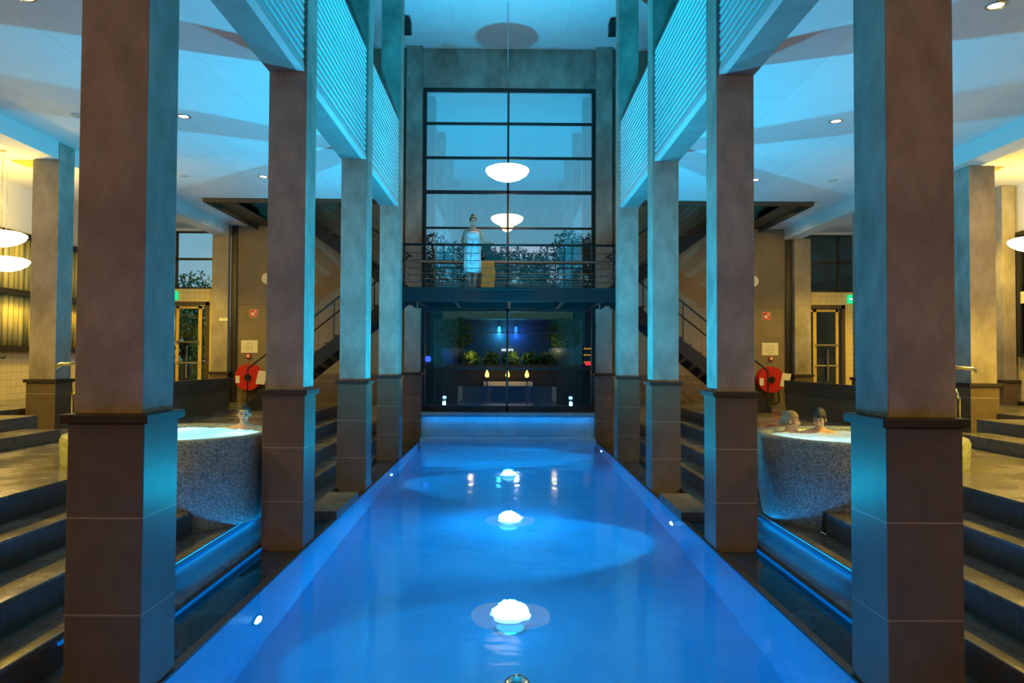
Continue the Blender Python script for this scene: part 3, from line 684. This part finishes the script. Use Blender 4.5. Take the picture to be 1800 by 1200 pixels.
# ------------------------------------------------------------------ things on the back wall
YP = YW-.05
for sd in (-1, 1):
    S = wsides[sd]; off = 0 if sd < 0 else .12
    xx = sd*(6.72+off)
    t = thing('wall_clock', 'round white wall clock half hidden beside the second %s pillar' % S, 'clock', (xx, YP-.02, 2.08))
    MB().disc((xx, YP-.025, 2.22), .155, 'y', .05).build('case', M['whitepaint'], t, smooth=False)
    MB().disc((xx, YP-.052, 2.22), .135, 'y', .006).build('dial', M['paper'], t)
    MB().box(xx-.006, xx+.006, YP-.06, YP-.056, 2.22, 2.31).build('hand', M['grey_print'], t); MB().box(xx, xx+.06, YP-.06, YP-.056, 2.215, 2.225).build('hand', M['grey_print'], t)
    xx = sd*(7.10+off)
    t = thing('fire_sign', 'red square fire hose sign on the %s back wall' % S, 'sign', (xx, YP, 1.13))
    MB().box(xx-.11, xx+.11, YP-.012, YP, 1.14, 1.36).build('plate', M['whitepaint'], t)
    MB().box(xx-.10, xx+.10, YP-.016, YP-.012, 1.15, 1.35).build('red_field', M['signred'], t)
    mb = MB(); mb.disc((xx-.02, YP-.019, 1.23), .045, 'y', .004, 20).box(xx-.02, xx+.06, YP-.021, YP-.017, 1.19, 1.205)
    mb.prism([(xx+.02, 1.29), (xx+.05, 1.25), (xx+.08, 1.29), (xx+.06, 1.33), (xx+.05, 1.30), (xx+.035, 1.335)], YP-.021, YP-.017); mb.build('pictogram', M['whitepaint'], t)
    xx = sd*(7.40+off-.2)
    t = thing('evacuation_plan', 'framed paper floor plan above the %s hose reel' % S, 'notice', (xx, YP, .14))
    MB().box(xx-.23, xx+.23, YP-.012, YP, .15, .50).build('sheet', M['paper'], t)
    mb = MB()
    for a, b_, c_, d_ in ((-.09, -.08, .22, .42), (.07, .08, .22, .42), (-.09, .08, .22, .23), (-.09, .08, .41, .42), (-.03, -.02, .22, .42), (-.09, .07, .31, .32)): mb.box(xx+a, xx+b_, YP-.014, YP-.012, c_, d_)
    mb.build('drawing', M['grey_print'], t)
    xx = sd*(7.22+off)
    t = thing('alarm_button', 'small red alarm button under the %s floor plan' % S, 'button', (xx, YP, -.04))
    MB().box(xx-.06, xx+.06, YP-.05, YP, .0, .12).build('case', M['red'], t, bevel=.01); MB().box(xx-.035, xx+.035, YP-.055, YP-.05, .025, .095).build('glass', M['paper'], t)
    # hose reel
    xx = sd*(7.12+off); yy = YP-.22; zz = -.52
    t = thing('hose_reel', 'red fire hose reel on the %s back wall with a yellowish tag' % S, 'fire hose', (xx, yy, zz-.4))
    mb = MB(); mb.disc((xx, yy-.11, zz), .36, 'y', .02, 40).disc((xx, yy+.11, zz), .36, 'y', .02, 40); mb.build('drum_disc', M['red'], t)
    MB().cap((xx, yy-.1, zz), (xx, yy+.1, zz), .29, .29, 40, False).build('hose', M['black'], t)
    MB().cap((xx, yy-.16, zz), (xx, YP-.06, zz), .09, .09, 24, False).build('hub', M['steel_dark'], t)
    MB().box(xx-.33, xx-.22, yy-.13, yy-.121, zz-.16, zz+.04).build('label', M['paper'], t)
    MB().tube([(xx+.2, yy-.05, zz-.25), (xx+.24, yy-.05, zz-.6), (xx+.1, yy-.05, zz-.68), (xx-.1, yy-.05, zz-.62)], .025).build('hose_end', M['black'], t, smooth=True)
    mb = MB(); a = xx - sd*.0 + .22; mb.prism([(a, zz-.18), (a+.24, zz-.2), (a+.32, zz+.16), (a+.08, zz+.19)], yy-.14, yy-.13); mb.build('tag', M['paper'], t)
    # exit sign
    xx = -9.42 if sd < 0 else 9.72
    t = thing('exit_sign', 'green lit running figure exit sign above the %s glazed door' % S, 'sign', (xx, YW-.06, 1.62))
    MB().box(xx-.2, xx+.2, YW-.08, YW-.02, 1.62, 1.85).build('case', M['exit_green'], t)
    mb = MB(); q = YW-.083
    mb.box(xx-.17, xx-.05, q-.004, q, 1.72, 1.75).prism([(xx-.05, 1.68), (xx-.05, 1.79), (xx+.0, 1.735)], q-.004, q)
    mb.disc((xx+.10, q, 1.81), .018, 'y', .006, 12).prism([(xx+.05, 1.74), (xx+.08, 1.79), (xx+.12, 1.79), (xx+.10, 1.72), (xx+.14, 1.65), (xx+.12, 1.65), (xx+.07, 1.70), (xx+.04, 1.65), (xx+.02, 1.66)], q-.004, q)
    mb.build('pictogram', M['exit_white'], t)
    # long wooden bench
    xb = sd*6.55
    t = thing('bench', 'long dark wooden bench backing onto the %s hot tub deck' % S, 'bench', (xb, 16.0, FLOOR))
    for k in range(3): MB().box(xb-.03, xb+.03, 13.4, 17.4, -.74+.094*k, -.648+.094*k).build('back_board', M['wood'], t, bevel=.006)
    MB().box(xb+sd*.06, xb+sd*.5, 13.4, 17.3, -.84, -.78).build('seat', M['wood'], t, bevel=.006)
    for yy in (13.6, 15.4, 17.2): MB().box(xb+sd*.03, xb+sd*.45, yy-.03, yy+.03, FLOOR, -.84).build('leg', M['wood'], t)
    MB().box(xb+sd*.0, xb+sd*.03, 13.45, 17.35, FLOOR, -.745).build('back_panel', M['plinth'], t)
# coat hooks on the left tiled wall
for k in range(14):
    y = 10.6 + .35*k
    o = MB().tube([(-10.4, y, 0), (-10.33, y, -.03), (-10.31, y, .02)], .012, 6).build('coat_hook', M['steel_dark']); tag(o, 'small dark coat hook in the row under the ribbed windows', 'hook', 'coat hooks under the ribbed windows')
# small name plate beside the left door
o = MB().box(-7.95, -7.72, ROWS[4]+H-.012, ROWS[4]+H, 1.02, 1.10).build('door_plate', M['paper']); tag(o, 'small pale plate on the pillar beside the left door', 'sign')
# ------------------------------------------------------------------ people
def bake(o, voxel, smooth=6):
    m1 = o.modifiers.new('r', 'REMESH'); m1.mode = 'VOXEL'; m1.voxel_size = voxel
    m2 = o.modifiers.new('s', 'SMOOTH'); m2.factor = .5; m2.iterations = smooth
    dg = bpy.context.evaluated_depsgraph_get()
    me = bpy.data.meshes.new_from_object(o.evaluated_get(dg)); o.modifiers.clear(); o.data = me
    for p in me.polygons: p.use_smooth = True
    return o
def rotm(yaw=0, pitch=0, roll=0):
    return Matrix.Rotation(yaw, 3, 'Z') @ Matrix.Rotation(pitch, 3, 'X') @ Matrix.Rotation(roll, 3, 'Y')
def head(mb, P, rot, neck):
    """skull, jaw, brow, nose, lips, ears and neck; the face looks along -Y before turning"""
    P = Vector(P); h = lambda x, y, z: P + rot @ Vector((x, y, z))
    mb.ell(h(0, .012, .022), (.074, .092, .098), rot).ell(h(0, -.03, -.05), (.056, .060, .076), rot)
    mb.ell(h(0, -.072, -.108), (.026, .020, .020), rot).cap(h(0, -.086, .004), h(0, -.107, -.034), .009, .014, 10)
    mb.cap(h(-.042, -.078, .026), h(.042, -.078, .026), .012, .012, 8).ell(h(0, -.084, -.068), (.025, .013, .011), rot)
    for q in (-1, 1):
        mb.ell(h(q*.077, .010, -.012), (.012, .022, .033), rot).ell(h(q*.042, -.060, -.028), (.026, .026, .022), rot)
        mb.ell(h(q*.012, -.098, -.036), (.010, .010, .008), rot)
    mb.cap(h(0, .024, -.06), neck, .052, .060, 14)
def face_parts(t, P, rot, lips=True):
    P = Vector(P); h = lambda x, y, z: P + rot @ Vector((x, y, z))
    for q in (-1, 1):
        MB().ell(h(q*.031, -.0865, .002), (.014, .007, .0075), rot, 10, 6).build('eye', M['eye'], t, smooth=True)
        MB().cap(h(q*.016, -.0905, .028), h(q*.048, -.083, .028), .0055, .004, 6).build('eyebrow', M['hair'], t, smooth=True)
    MB().cap(h(-.02, -.096, -.068), h(.02, -.096, -.068), .006, .006, 8).build('mouth', M['lip'], t, smooth=True)
def hair(t, P, rot, mat, low=-.035, front=.055, bun=None, lift=1.0):
    P = Vector(P); mb = MB(); mb.ell((0, .020, .030), (.084, .098*lift, .100*lift), None, 28, 20)
    kill = []
    for f in mb.bm.faces:
        c_ = f.calc_center_median()
        fz = front if c_.y < -.045 else (low + max(0, (-.015-c_.y))*3 if c_.y < .03 else low-.03)
        if c_.z < fz: kill.append(f)
    bmesh.ops.delete(mb.bm, geom=kill, context='FACES')
    for v in mb.bm.verts:
        v.co += v.normal*.006*mnoise.noise(v.co*55)
        v.co = P + rot @ v.co
    if bun: mb.ell(P + rot @ Vector(bun[:3]), (bun[3],)*3)
    o = mb.build('hair', mat, t, smooth=True)
    md = o.modifiers.new('thick', 'SOLIDIFY'); md.thickness = .014; md.offset = -1
    return o
def hand(mb, wrist, d, up, palm=.095, curl=.4, side=1, grip=False):
    """palm, four unequal bent fingers and a thumb on the inner side"""
    wrist, d, up = Vector(wrist), Vector(d).normalized(), Vector(up).normalized()
    sd_ = d.cross(up).normalized()*side; up = sd_.cross(d)*side
    k = wrist + d*palm
    for a in (-.028, -.010, .010, .028): mb.cap(wrist + sd_*a*.7 + d*.012, k + sd_*a, .016, .0125, 10)
    for a, L in ((-.031, .062), (-.0105, .076), (.0105, .080), (.031, .070)):
        p = k + sd_*a; ang = curl*.5; c0 = p
        for j, (l, r) in enumerate(((.45, .0095), (.32, .0085), (.23, .0075))):
            q = c0 + (d*math.cos(ang) - up*math.sin(ang))*(L*l); mb.cap(c0, q, r, r*.93, 8); c0 = q; ang += curl
    b_ = wrist + d*.03 + sd_*.03
    q = b_ + (d*.6 + sd_*.8 - up*.2).normalized()*.045; mb.cap(b_, q, .0135, .0105, 8)
    mb.cap(q, q + (d*.92 + sd_*.3 - up*.3).normalized()*.035, .0105, .0085, 8)
# the woman on the bridge
wx, wy, wz = -.865, 17.32, 1.62
t = thing('person', 'woman wrapped in a white towel standing on the footbridge, arm resting on its railing', 'person', (wx, wy, wz))
def Wp(x, y, z): return Vector((wx+x, wy+y, wz+z))
mb = MB(); rot = rotm(.12, .05); hp = Wp(.012, -.03, 1.635)
head(mb, hp, rot, Wp(.0, .0, 1.44))
mb.ell(Wp(0, 0, 1.30), (.145, .095, .16)).ell(Wp(0, -.01, 1.12), (.118, .085, .16)).ell(Wp(0, .005, .93), (.160, .115, .14)).ell(Wp(0, 0, 1.39), (.165, .07, .05))
mb.cap(Wp(-.05, 0, 1.43), Wp(-.165, .005, 1.395), .045, .046).cap(Wp(.05, 0, 1.43), Wp(.165, .005, 1.395), .045, .046)
mb.ell(Wp(-.068, -.075, 1.27), (.062, .055, .062)).ell(Wp(.068, -.075, 1.27), (.062, .055, .062))
for q, kx, ax in ((-1, -.085, -.055), (1, .085, .045)):
    mb.cap(Wp(q*.085, .005, .90), Wp(kx, -.02, .50), .085, .055, 14).cap(Wp(kx, -.02, .50), Wp((kx+ax)/2*1.05, .015, .34), .052, .054, 14).cap(Wp((kx+ax)/2*1.05, .015, .34), Wp(ax, .015, .09), .053, .033, 14)
    mb.cap(Wp(ax, .03, .045), Wp(ax+q*.02, -.12, .03), .038, .034, 12).cap(Wp(ax+q*.02, -.12, .028), Wp(ax+q*.025, -.175, .018), .034, .02, 12)
# arms: on the image's left bent to the rail, on its right stretched along it
mb.cap(Wp(-.172, 0, 1.39), Wp(-.245, -.02, 1.14), .043, .036, 12).cap(Wp(-.245, -.02, 1.14), Wp(-.13, -.25, 1.06), .036, .025, 12)
hand(mb, Wp(-.13, -.25, 1.06), (.55, -.8, -.05), (0, 0, 1), curl=.35, side=-1)
mb.cap(Wp(.172, 0, 1.39), Wp(.25, -.08, 1.13), .043, .036, 12).cap(Wp(.25, -.08, 1.13), Wp(.43, -.30, 1.075), .036, .025, 12)
hand(mb, Wp(.43, -.30, 1.075), (.85, -.5, -.12), (0, 0, 1), curl=.3, side=1)
body = mb.build('body', M['skin'], t); bake(body, .007, 3)
face_parts(t, hp, rot)
hair(t, hp, rot, M['hair'], bun=(0, .055, .125, .052))
mb = MB(); P = hp
mb.lathe([(.086, .070), (.089, .078), (.086, .090)], (0, 0, 0), 30, False)
for v in mb.bm.verts: v.co = P + rot @ Vector((v.co.x, v.co.y*1.12+.02, v.co.z + .25*(-v.co.y)))
o = mb.build('hair_band', M['robe'], t, smooth=True); o.modifiers.new('thick', 'SOLIDIFY').thickness = .006
# towel
mb = MB(); n = 60; R = []
for z, rx, ry, oy in ((1.375, .150, .108, -.012), (1.36, .158, .118, -.014), (1.28, .160, .142, -.022), (1.15, .150, .118, -.012), (1.02, .168, .125, 0), (.92, .180, .132, 0), (.75, .186, .136, 0), (.60, .190, .134, 0), (.48, .194, .132, 0), (.42, .196, .130, 0)):
    fold = .0015 + .010*max(0, (1.3-z))
    R.append([mb.bm.verts.new(Wp((rx+fold*math.sin(9*a+z*3))*math.cos(a), oy + (ry+fold*math.sin(9*a+z*3))*math.sin(a), z + .012*math.sin(2*a)*(z < .5))) for a in [2*PI*i/n for i in range(n)]])
for A, B in zip(R, R[1:]):
    for i in range(n): mb.bm.faces.new((A[i], A[(i+1) % n], B[(i+1) % n], B[i]))
o = mb.build('towel', M['towel'], t, smooth=True); md = o.modifiers.new('thick', 'SOLIDIFY'); md.thickness = .012; md.offset = 1
mb = MB(); pts = []
for k in range(9):
    u = k/8; z = 1.36-.78*u; x = .03-.075*u; y = -.150 if k < 3 else -.146
    for dx in (0, .034): pts.append(mb.bm.verts.new(Wp(x+dx, y-.004, z)))
for k in range(8): mb.bm.faces.new((pts[2*k], pts[2*k+1], pts[2*k+3], pts[2*k+2]))
o = mb.build('towel_fold', M['towel'], o, smooth=True); o.modifiers.new('thick', 'SOLIDIFY').thickness = .012
# bathers: head, shoulders and arms rise out of the bubbles, the rest sits under water
def bather(label, P, yawr, pitch, skin, hairmat, shoulder=.19, body_yaw=0, arm=None, lift=1.0, low=-.03, front=.055, bun=None, drop=.30):
    P = Vector(P); rot = rotm(yawr, pitch); B = rotm(body_yaw)
    t = thing('person', label, 'person', (P.x, P.y, RIM-.55))
    b = lambda x, y, z: P + B @ Vector((x, y, z))
    mb = MB(); head(mb, P, rot, b(0, .03, -.20))
    mb.ell(b(0, .04, -drop-.03), (shoulder*.92, .105, .12), B).cap(b(0, .04, -drop-.06), b(0, .05, -drop-.34), .15, .13, 16)
    for q in (-1, 1):
        mb.cap(b(q*.05, .035, -drop+.075), b(q*shoulder, .03, -drop+.02), .048, .058, 12)
        el = b(q*(shoulder+.06), .0, -drop-.24); mb.cap(b(q*shoulder, .03, -drop+.015), el, .056, .043, 12)
        wr = b(q*.12, -.2, -drop-.30); mb.cap(el, wr, .042, .028, 12)
        hand(mb, wr, B @ Vector((-q*.5, -.7, 0)), (0, 0, 1), side=q)
        mb.cap(b(q*.09, .05, -drop-.36), b(q*.12, -.32, -drop-.38), .085, .06, 12)
        mb.ell(b(q*.075, -.045, -drop-.05), (.075, .05, .06), B)
    o = mb.build('body', skin, t); bake(o, .009, 3)
    face_parts(t, P, rot); hair(t, P, rot, hairmat, low, front, bun, lift)
    return t
bather('short haired man alone in the left hot tub, looking at the camera', (-3.575, 9.95, -.745), .28, .05, M['skin'], M['hair'], .175, -.1, drop=.245)
bather('fair haired woman in the right hot tub, turned to the man beside her', (3.77, 9.85, -.80), 1.1, .05, M['skin'], M['hair_fair'], .155, .35, front=.045, low=-.10, bun=(0, .115, -.03, .05), drop=.235, lift=1.1)
bather('dark haired man in the right hot tub, bending towards the woman', (4.12, 9.8, -.775), -.55, .26, M['skin'], M['hair'], .20, -.05, lift=1.22, low=-.06, front=.05, drop=.235)
# ------------------------------------------------------------------ outdoors
struct(MB().box(-40, 40, YW+.3, 90, -2.2, -1.75), 'ground_garden', M['paving'])
mb = MB(); mb.bm.faces.new([mb.bm.verts.new(p) for p in ((-6, 21.0, -1.42), (6, 21.0, -1.42), (6, 29.5, -1.42), (-6, 29.5, -1.42))])
tag(mb.build('outdoor_water', M['outwater']), 'dark blue water of the outdoor pool beyond the window', 'water', None, 'stuff')
struct(MB().box(-6, 6, 21.0, 29.5, -1.80, -1.748), 'floor_outdoor_pool', M['pooltile'])
o = MB().box(-9, 9, 29.6, 30.0, -1.75, -.28).box(-9.05, 9.05, 29.55, 30.05, -.28, -.22).build('garden_wall', M['darkstone']); tag(o, 'dark stone retaining wall behind the outdoor pool', 'wall', None, 'thing')
struct(MB().box(-40, 40, 30.0, 60, -1.75, -.3), 'ground_terrace', M['paving'])
def leaves(mb, c_, rad, n, size, rnd):
    c_ = Vector(c_)
    for _ in range(n):
        while True:
            p = Vector((rnd.uniform(-1, 1), rnd.uniform(-1, 1), rnd.uniform(-1, 1)))
            if .15 < p.length < 1: break
        p = Vector((p.x*rad[0], p.y*rad[1], p.z*rad[2])) + c_
        a = Vector((rnd.gauss(0, 1), rnd.gauss(0, 1), rnd.gauss(0, 1))).normalized(); b_ = a.orthogonal().normalized(); s_ = size*rnd.uniform(.6, 1.3)
        v = [mb.bm.verts.new(q) for q in (p-a*s_, p+b_*s_*.35, p+a*s_, p-b_*s_*.35)]; mb.bm.faces.new(v)
for x in (-2.4, 0, 2.4):
    lamp('POINT', 'outdoor_water_fill', (x, 26.0, -1.55), (0, .4, 1), 30, .08)  # lamps added under the surface to turn the outdoor water blue
t = thing('stone_bench', 'pale stone bench standing before the dark garden wall', 'bench', (.05, 29.3, -1.42))
MB().box(-.95, 1.0, 29.1, 29.5, -1.06, -.88).build('seat', M['paper'], t, bevel=.02)
for x in (-.75, .8): MB().box(x-.1, x+.1, 29.15, 29.45, -1.75, -1.06).build('leg', M['darkstone'], t)
flame = glowing('candle_glow', (1, .42, .06), 14)
for x, q in ((-.80, 'left of the bench'), (.0, 'before the middle of the bench'), (.75, 'right of the bench')):
    t = thing('garden_torch', 'small golden garden torch %s by the outdoor pool' % q, 'torch', (x, 28.7, -1.42))
    MB().cap((x, 28.7, -1.75), (x, 28.7, -.80), .025).build('pole', M['steel_dark'], t)
    MB().lathe([(0, -.80), (.06, -.79), (.10, -.72), (.09, -.70)], (x, 28.7, 0), 20).build('bowl', M['steel_dark'], t, smooth=True)
    MB().lathe([(.03, -.72), (.085, -.64), (.07, -.55), (.03, -.45), (0, -.40)], (x, 28.7, 0), 16).build('flame', flame, t, smooth=True)
    lamp('POINT', 'torch_light', (x, 28.55, -.5), (1, .45, .1), 25, .08)
for sd in (-1, 1):
    x = sd*2.35
    t = thing('pool_lamp', 'blue white lamp at the water of the outdoor pool, %s side' % wsides[sd], 'lamp', (x, 27.5, -1.42))
    MB().lathe([(.09, -1.75), (.09, -1.43), (.07, -1.41)], (x, 27.5, 0), 20).build('base', M['chrome'], t)
    MB().lathe([(.07, -1.41), (.06, -1.385), (0, -1.37)], (x, 27.5, 0), 20).build('lens', glowing('blue_lens', (.2, .65, 1), 20), t, smooth=True)
    lamp('POINT', 'pool_lamp_light', (x, 27.4, -1.2), (.1, .5, 1), 40, .06)
def tree(x, y, z, h, r, label, group, seed, n=3200, mat='leaf', size=.17):
    rnd = random.Random(seed); t = thing('tree', label, 'tree', (x, y, z), group)
    tr = MB().cap((x, y, z), (x+.1, y, z+h*.55), .03*h, .015*h, 8)
    cr_ = MB()
    for k in range(7):
        a = rnd.uniform(0, 6.28); q = Vector((x+r*.6*math.cos(a), y+r*.6*math.sin(a), z+h*rnd.uniform(.45, .88)))
        tr.cap((x+.05, y, z+h*.35), q, .012*h, .004*h, 6); leaves(cr_, q, (r*.62, r*.62, h*.17), n//8, size, rnd)
    leaves(cr_, (x, y, z+h*.62), (r*.7, r*.7, h*.36), n//6, size, rnd)
    tr.build('trunk', M['bark'], t); cr_.build('crown', M[mat], t)
for k, (x, y, h, r) in enumerate(((-5.4, 43.5, 8.0, 2.0), (-2.9, 48, 7.2, 1.8), (-.6, 44, 6.6, 1.6), (1.7, 47.5, 7.0, 1.7), (4.2, 43.5, 7.4, 1.7), (7.4, 44, 8.0, 2.0), (9.6, 47, 7.6, 2.2), (-8.8, 47, 7.4, 2.2))):
    tree(x, y, -.3, h+.4, r, 'dark tree silhouette standing beyond the tall end window', 'trees beyond the end window', 20+k)
for k, (x, y, h, r) in enumerate(((-11.2, 25.5, 4.9, 1.5), (-14.6, 29, 6.4, 1.9))):
    tree(x, y, -1.75, h, r, ('shaggy', 'tall')[k] + ' garden tree outside the left upper side window' + (' next to the door', ' farther off')[k], None, 50+k, 3000, 'leaf_green', .10)
for k, (x, y, h, r) in enumerate(((10.8, 30, 7.2, 1.8), (15.4, 31, 8.0, 2.2))):
    tree(x, y, -1.75, h, r, ('leafy', 'tall')[k] + ' garden tree outside the right upper side window' + (' next to the door', ' farther off')[k], None, 60+k, 1200, 'leaf', .13)
tree(13.6, 12.5, -1.75, 6.0, 1.8, 'leafy tree seen through the dark right hand glazing', None, 71, 1500, 'leaf_green', .13)
t = thing('timber_backdrop', 'dark timber shed added outside the right glazed door and window', 'backdrop', (11, 25, -1.75))  # added to block the sky so the right window stays dark
MB().box(7.6, 17, 24.0, 27, -1.75, 5.2).build('wall', M['wood'], t); MB().prism([(7.2, 5.2), (17.4, 5.2), (17.4, 6.6), (7.2, 5.6)], 23.0, 27.5).build('roof', M['steel_dark'], t)
MB().box(7.9, 12, 23.2, 23.3, 3.2, 3.35).build('beam', M['wood'], t)
for x in (-9.8, -8.9, -8.0):
    o = MB().cap((x, 23.6, -1.75), (x, 23.6, -.2), .03); leaves(o, (x, 23.6, -.3), (.36, .4, 1.3), 800, .08, random.Random(int(-x*10))); o = o.build('door_shrub', M['leaf_green'])
    tag(o, 'lamp lit green shrub seen through the left glazed door', 'shrub', 'shrubs outside the left door')
lamp('POINT', 'shrub_fill', (-9.0, 22.4, 1.0), (1, .75, .2), 90, .15)  # added lamp to brighten the shrubs outside the left door
# garden planters and shrubs on the terrace
for x, lab in ((-2.35, 'big round planter bowl with a green bush, left of the blue lit wall'), (2.3, 'big round planter bowl with a green bush, right of the blue lit wall')):
    t = thing('planter', lab, 'planter', (x, 32.0, -.3))
    MB().lathe([(.28, -.3), (.50, .0), (.56, .28), (.50, .50), (.46, .50), (.42, .2), (0, .1)], (x, 32, 0), 36, False).build('bowl', M['planter'], t, smooth=True)
    mb = MB(); leaves(mb, (x+.15, 32, 1.1), (.75, .6, .75), 700, .12, random.Random(int(x*10)+90)); mb.build('foliage', M['leaf_green'], t)
for k, x in enumerate((-1.55, -.7, .15, .95, 1.6)):
    o = MB(); leaves(o, (x, 31.0, -.02), (.36, .3, .36), 420, .10, random.Random(100+k)); o = o.build('garden_shrub', M['leaf_green'])
    tag(o, 'low yellow green shrub in the bed along the garden wall', 'shrub', 'shrubs along the garden wall')
lamp('POINT', 'bed_light', (-1.5, 30.6, .25), (1, .6, .15), 30, .1); lamp('POINT', 'bed_light', (.4, 30.6, .35), (1, .75, .3), 30, .1); lamp('POINT', 'bed_light', (2.0, 31.2, .6), (1, .7, .3), 20, .1)
t = thing('garden_house', 'low dark garden house with pale fascia behind the outdoor pool', 'building', (0, 38, -.3))
MB().box(-6, 6, 37.5, 40, -.3, 3.0).build('wall', M['planter'], t)
MB().box(-3.2, 3.2, 36.2, 37.5, 2.0, 3.4).build('fascia', M['creamtile'], t)
MB().box(-6.4, 6.4, 36.0, 40.4, 3.4, 3.7).build('roof', M['steel_dark'], t)
for x in (-5.6, -4.6, -3.6, 3.6, 4.6, 5.6): MB().box(x-.35, x+.35, 37.44, 37.5, -.2, 2.9).build('window', glowing('dim_teal_window', (.02, .16, .22), .35), t)
for x, col in ((-.42, (.05, .5, 1)), (.42, (.02, .15, 1))):
    MB().cap((x, 37.3, 1.35), (x, 37.3, 1.6), .09, .07).build('wall_light', glowing('wall_light_glow', col, 8), t)
    lamp('POINT', 'house_light', (x, 37.1, 1.2), col, 50, .08)
MB().box(-.3, .3, 37.35, 37.45, .42, .54).build('lit_shelf', glowing('white_strip', (.9, .95, 1), 2.2), t)
t = thing('blue_lantern', 'deep blue glowing lantern on the terrace at the left', 'lantern', (-3.35, 31, -.3))
MB().cap((-3.35, 31, -.3), (-3.35, 31, -.12), .05).build('base', M['steel_dark'], t); MB().ell((-3.35, 31, .0), (.13, .13, .13)).build('globe', glowing('blue_globe', (.02, .05, 1), 10), t, smooth=True)
lamp('POINT', 'lantern_light', (-3.35, 30.7, .05), (.05, .08, 1), 40, .1)
t = thing('lit_rack', 'orange lit rack with shelves at the right end of the terrace', 'rack', (3.55, 31.2, -.3))
for x in (3.2, 3.9): MB().box(x-.03, x+.03, 31.1, 31.4, -.3, .6).build('upright', M['steel_dark'], t)
for z in (-.12, .18, .45): MB().box(3.2, 3.9, 31.1, 31.4, z, z+.05).build('shelf', glowing('orange_shelf', (1, .35, .04), 1.6), t)
o = MB().ell((3.35, 30.7, -.18), (.11, .11, .11)).build('red_lantern', glowing('red_globe', (1, .01, .02), 10), smooth=True); tag(o, 'small red glowing globe in front of the orange lit rack', 'lantern')
o = MB().box(-3.0, 3.4, 52, 54, 7.55, 8.0).box(-3.0, -2.8, 53, 53.2, -.3, 7.55).box(3.2, 3.4, 53, 53.2, -.3, 7.55).build('lit_streak', glowing('pale_streak', (.75, .75, .9), 1.0)); tag(o, 'pale lit canopy of added glow between the far trees', 'streak')  # glowing bar put in for a pale band of light among the trees
# ------------------------------------------------------------------ lift everything so that the deck is at zero
for o in bpy.data.objects:
    if o.parent is None and o is not cam: o.location.z += UP
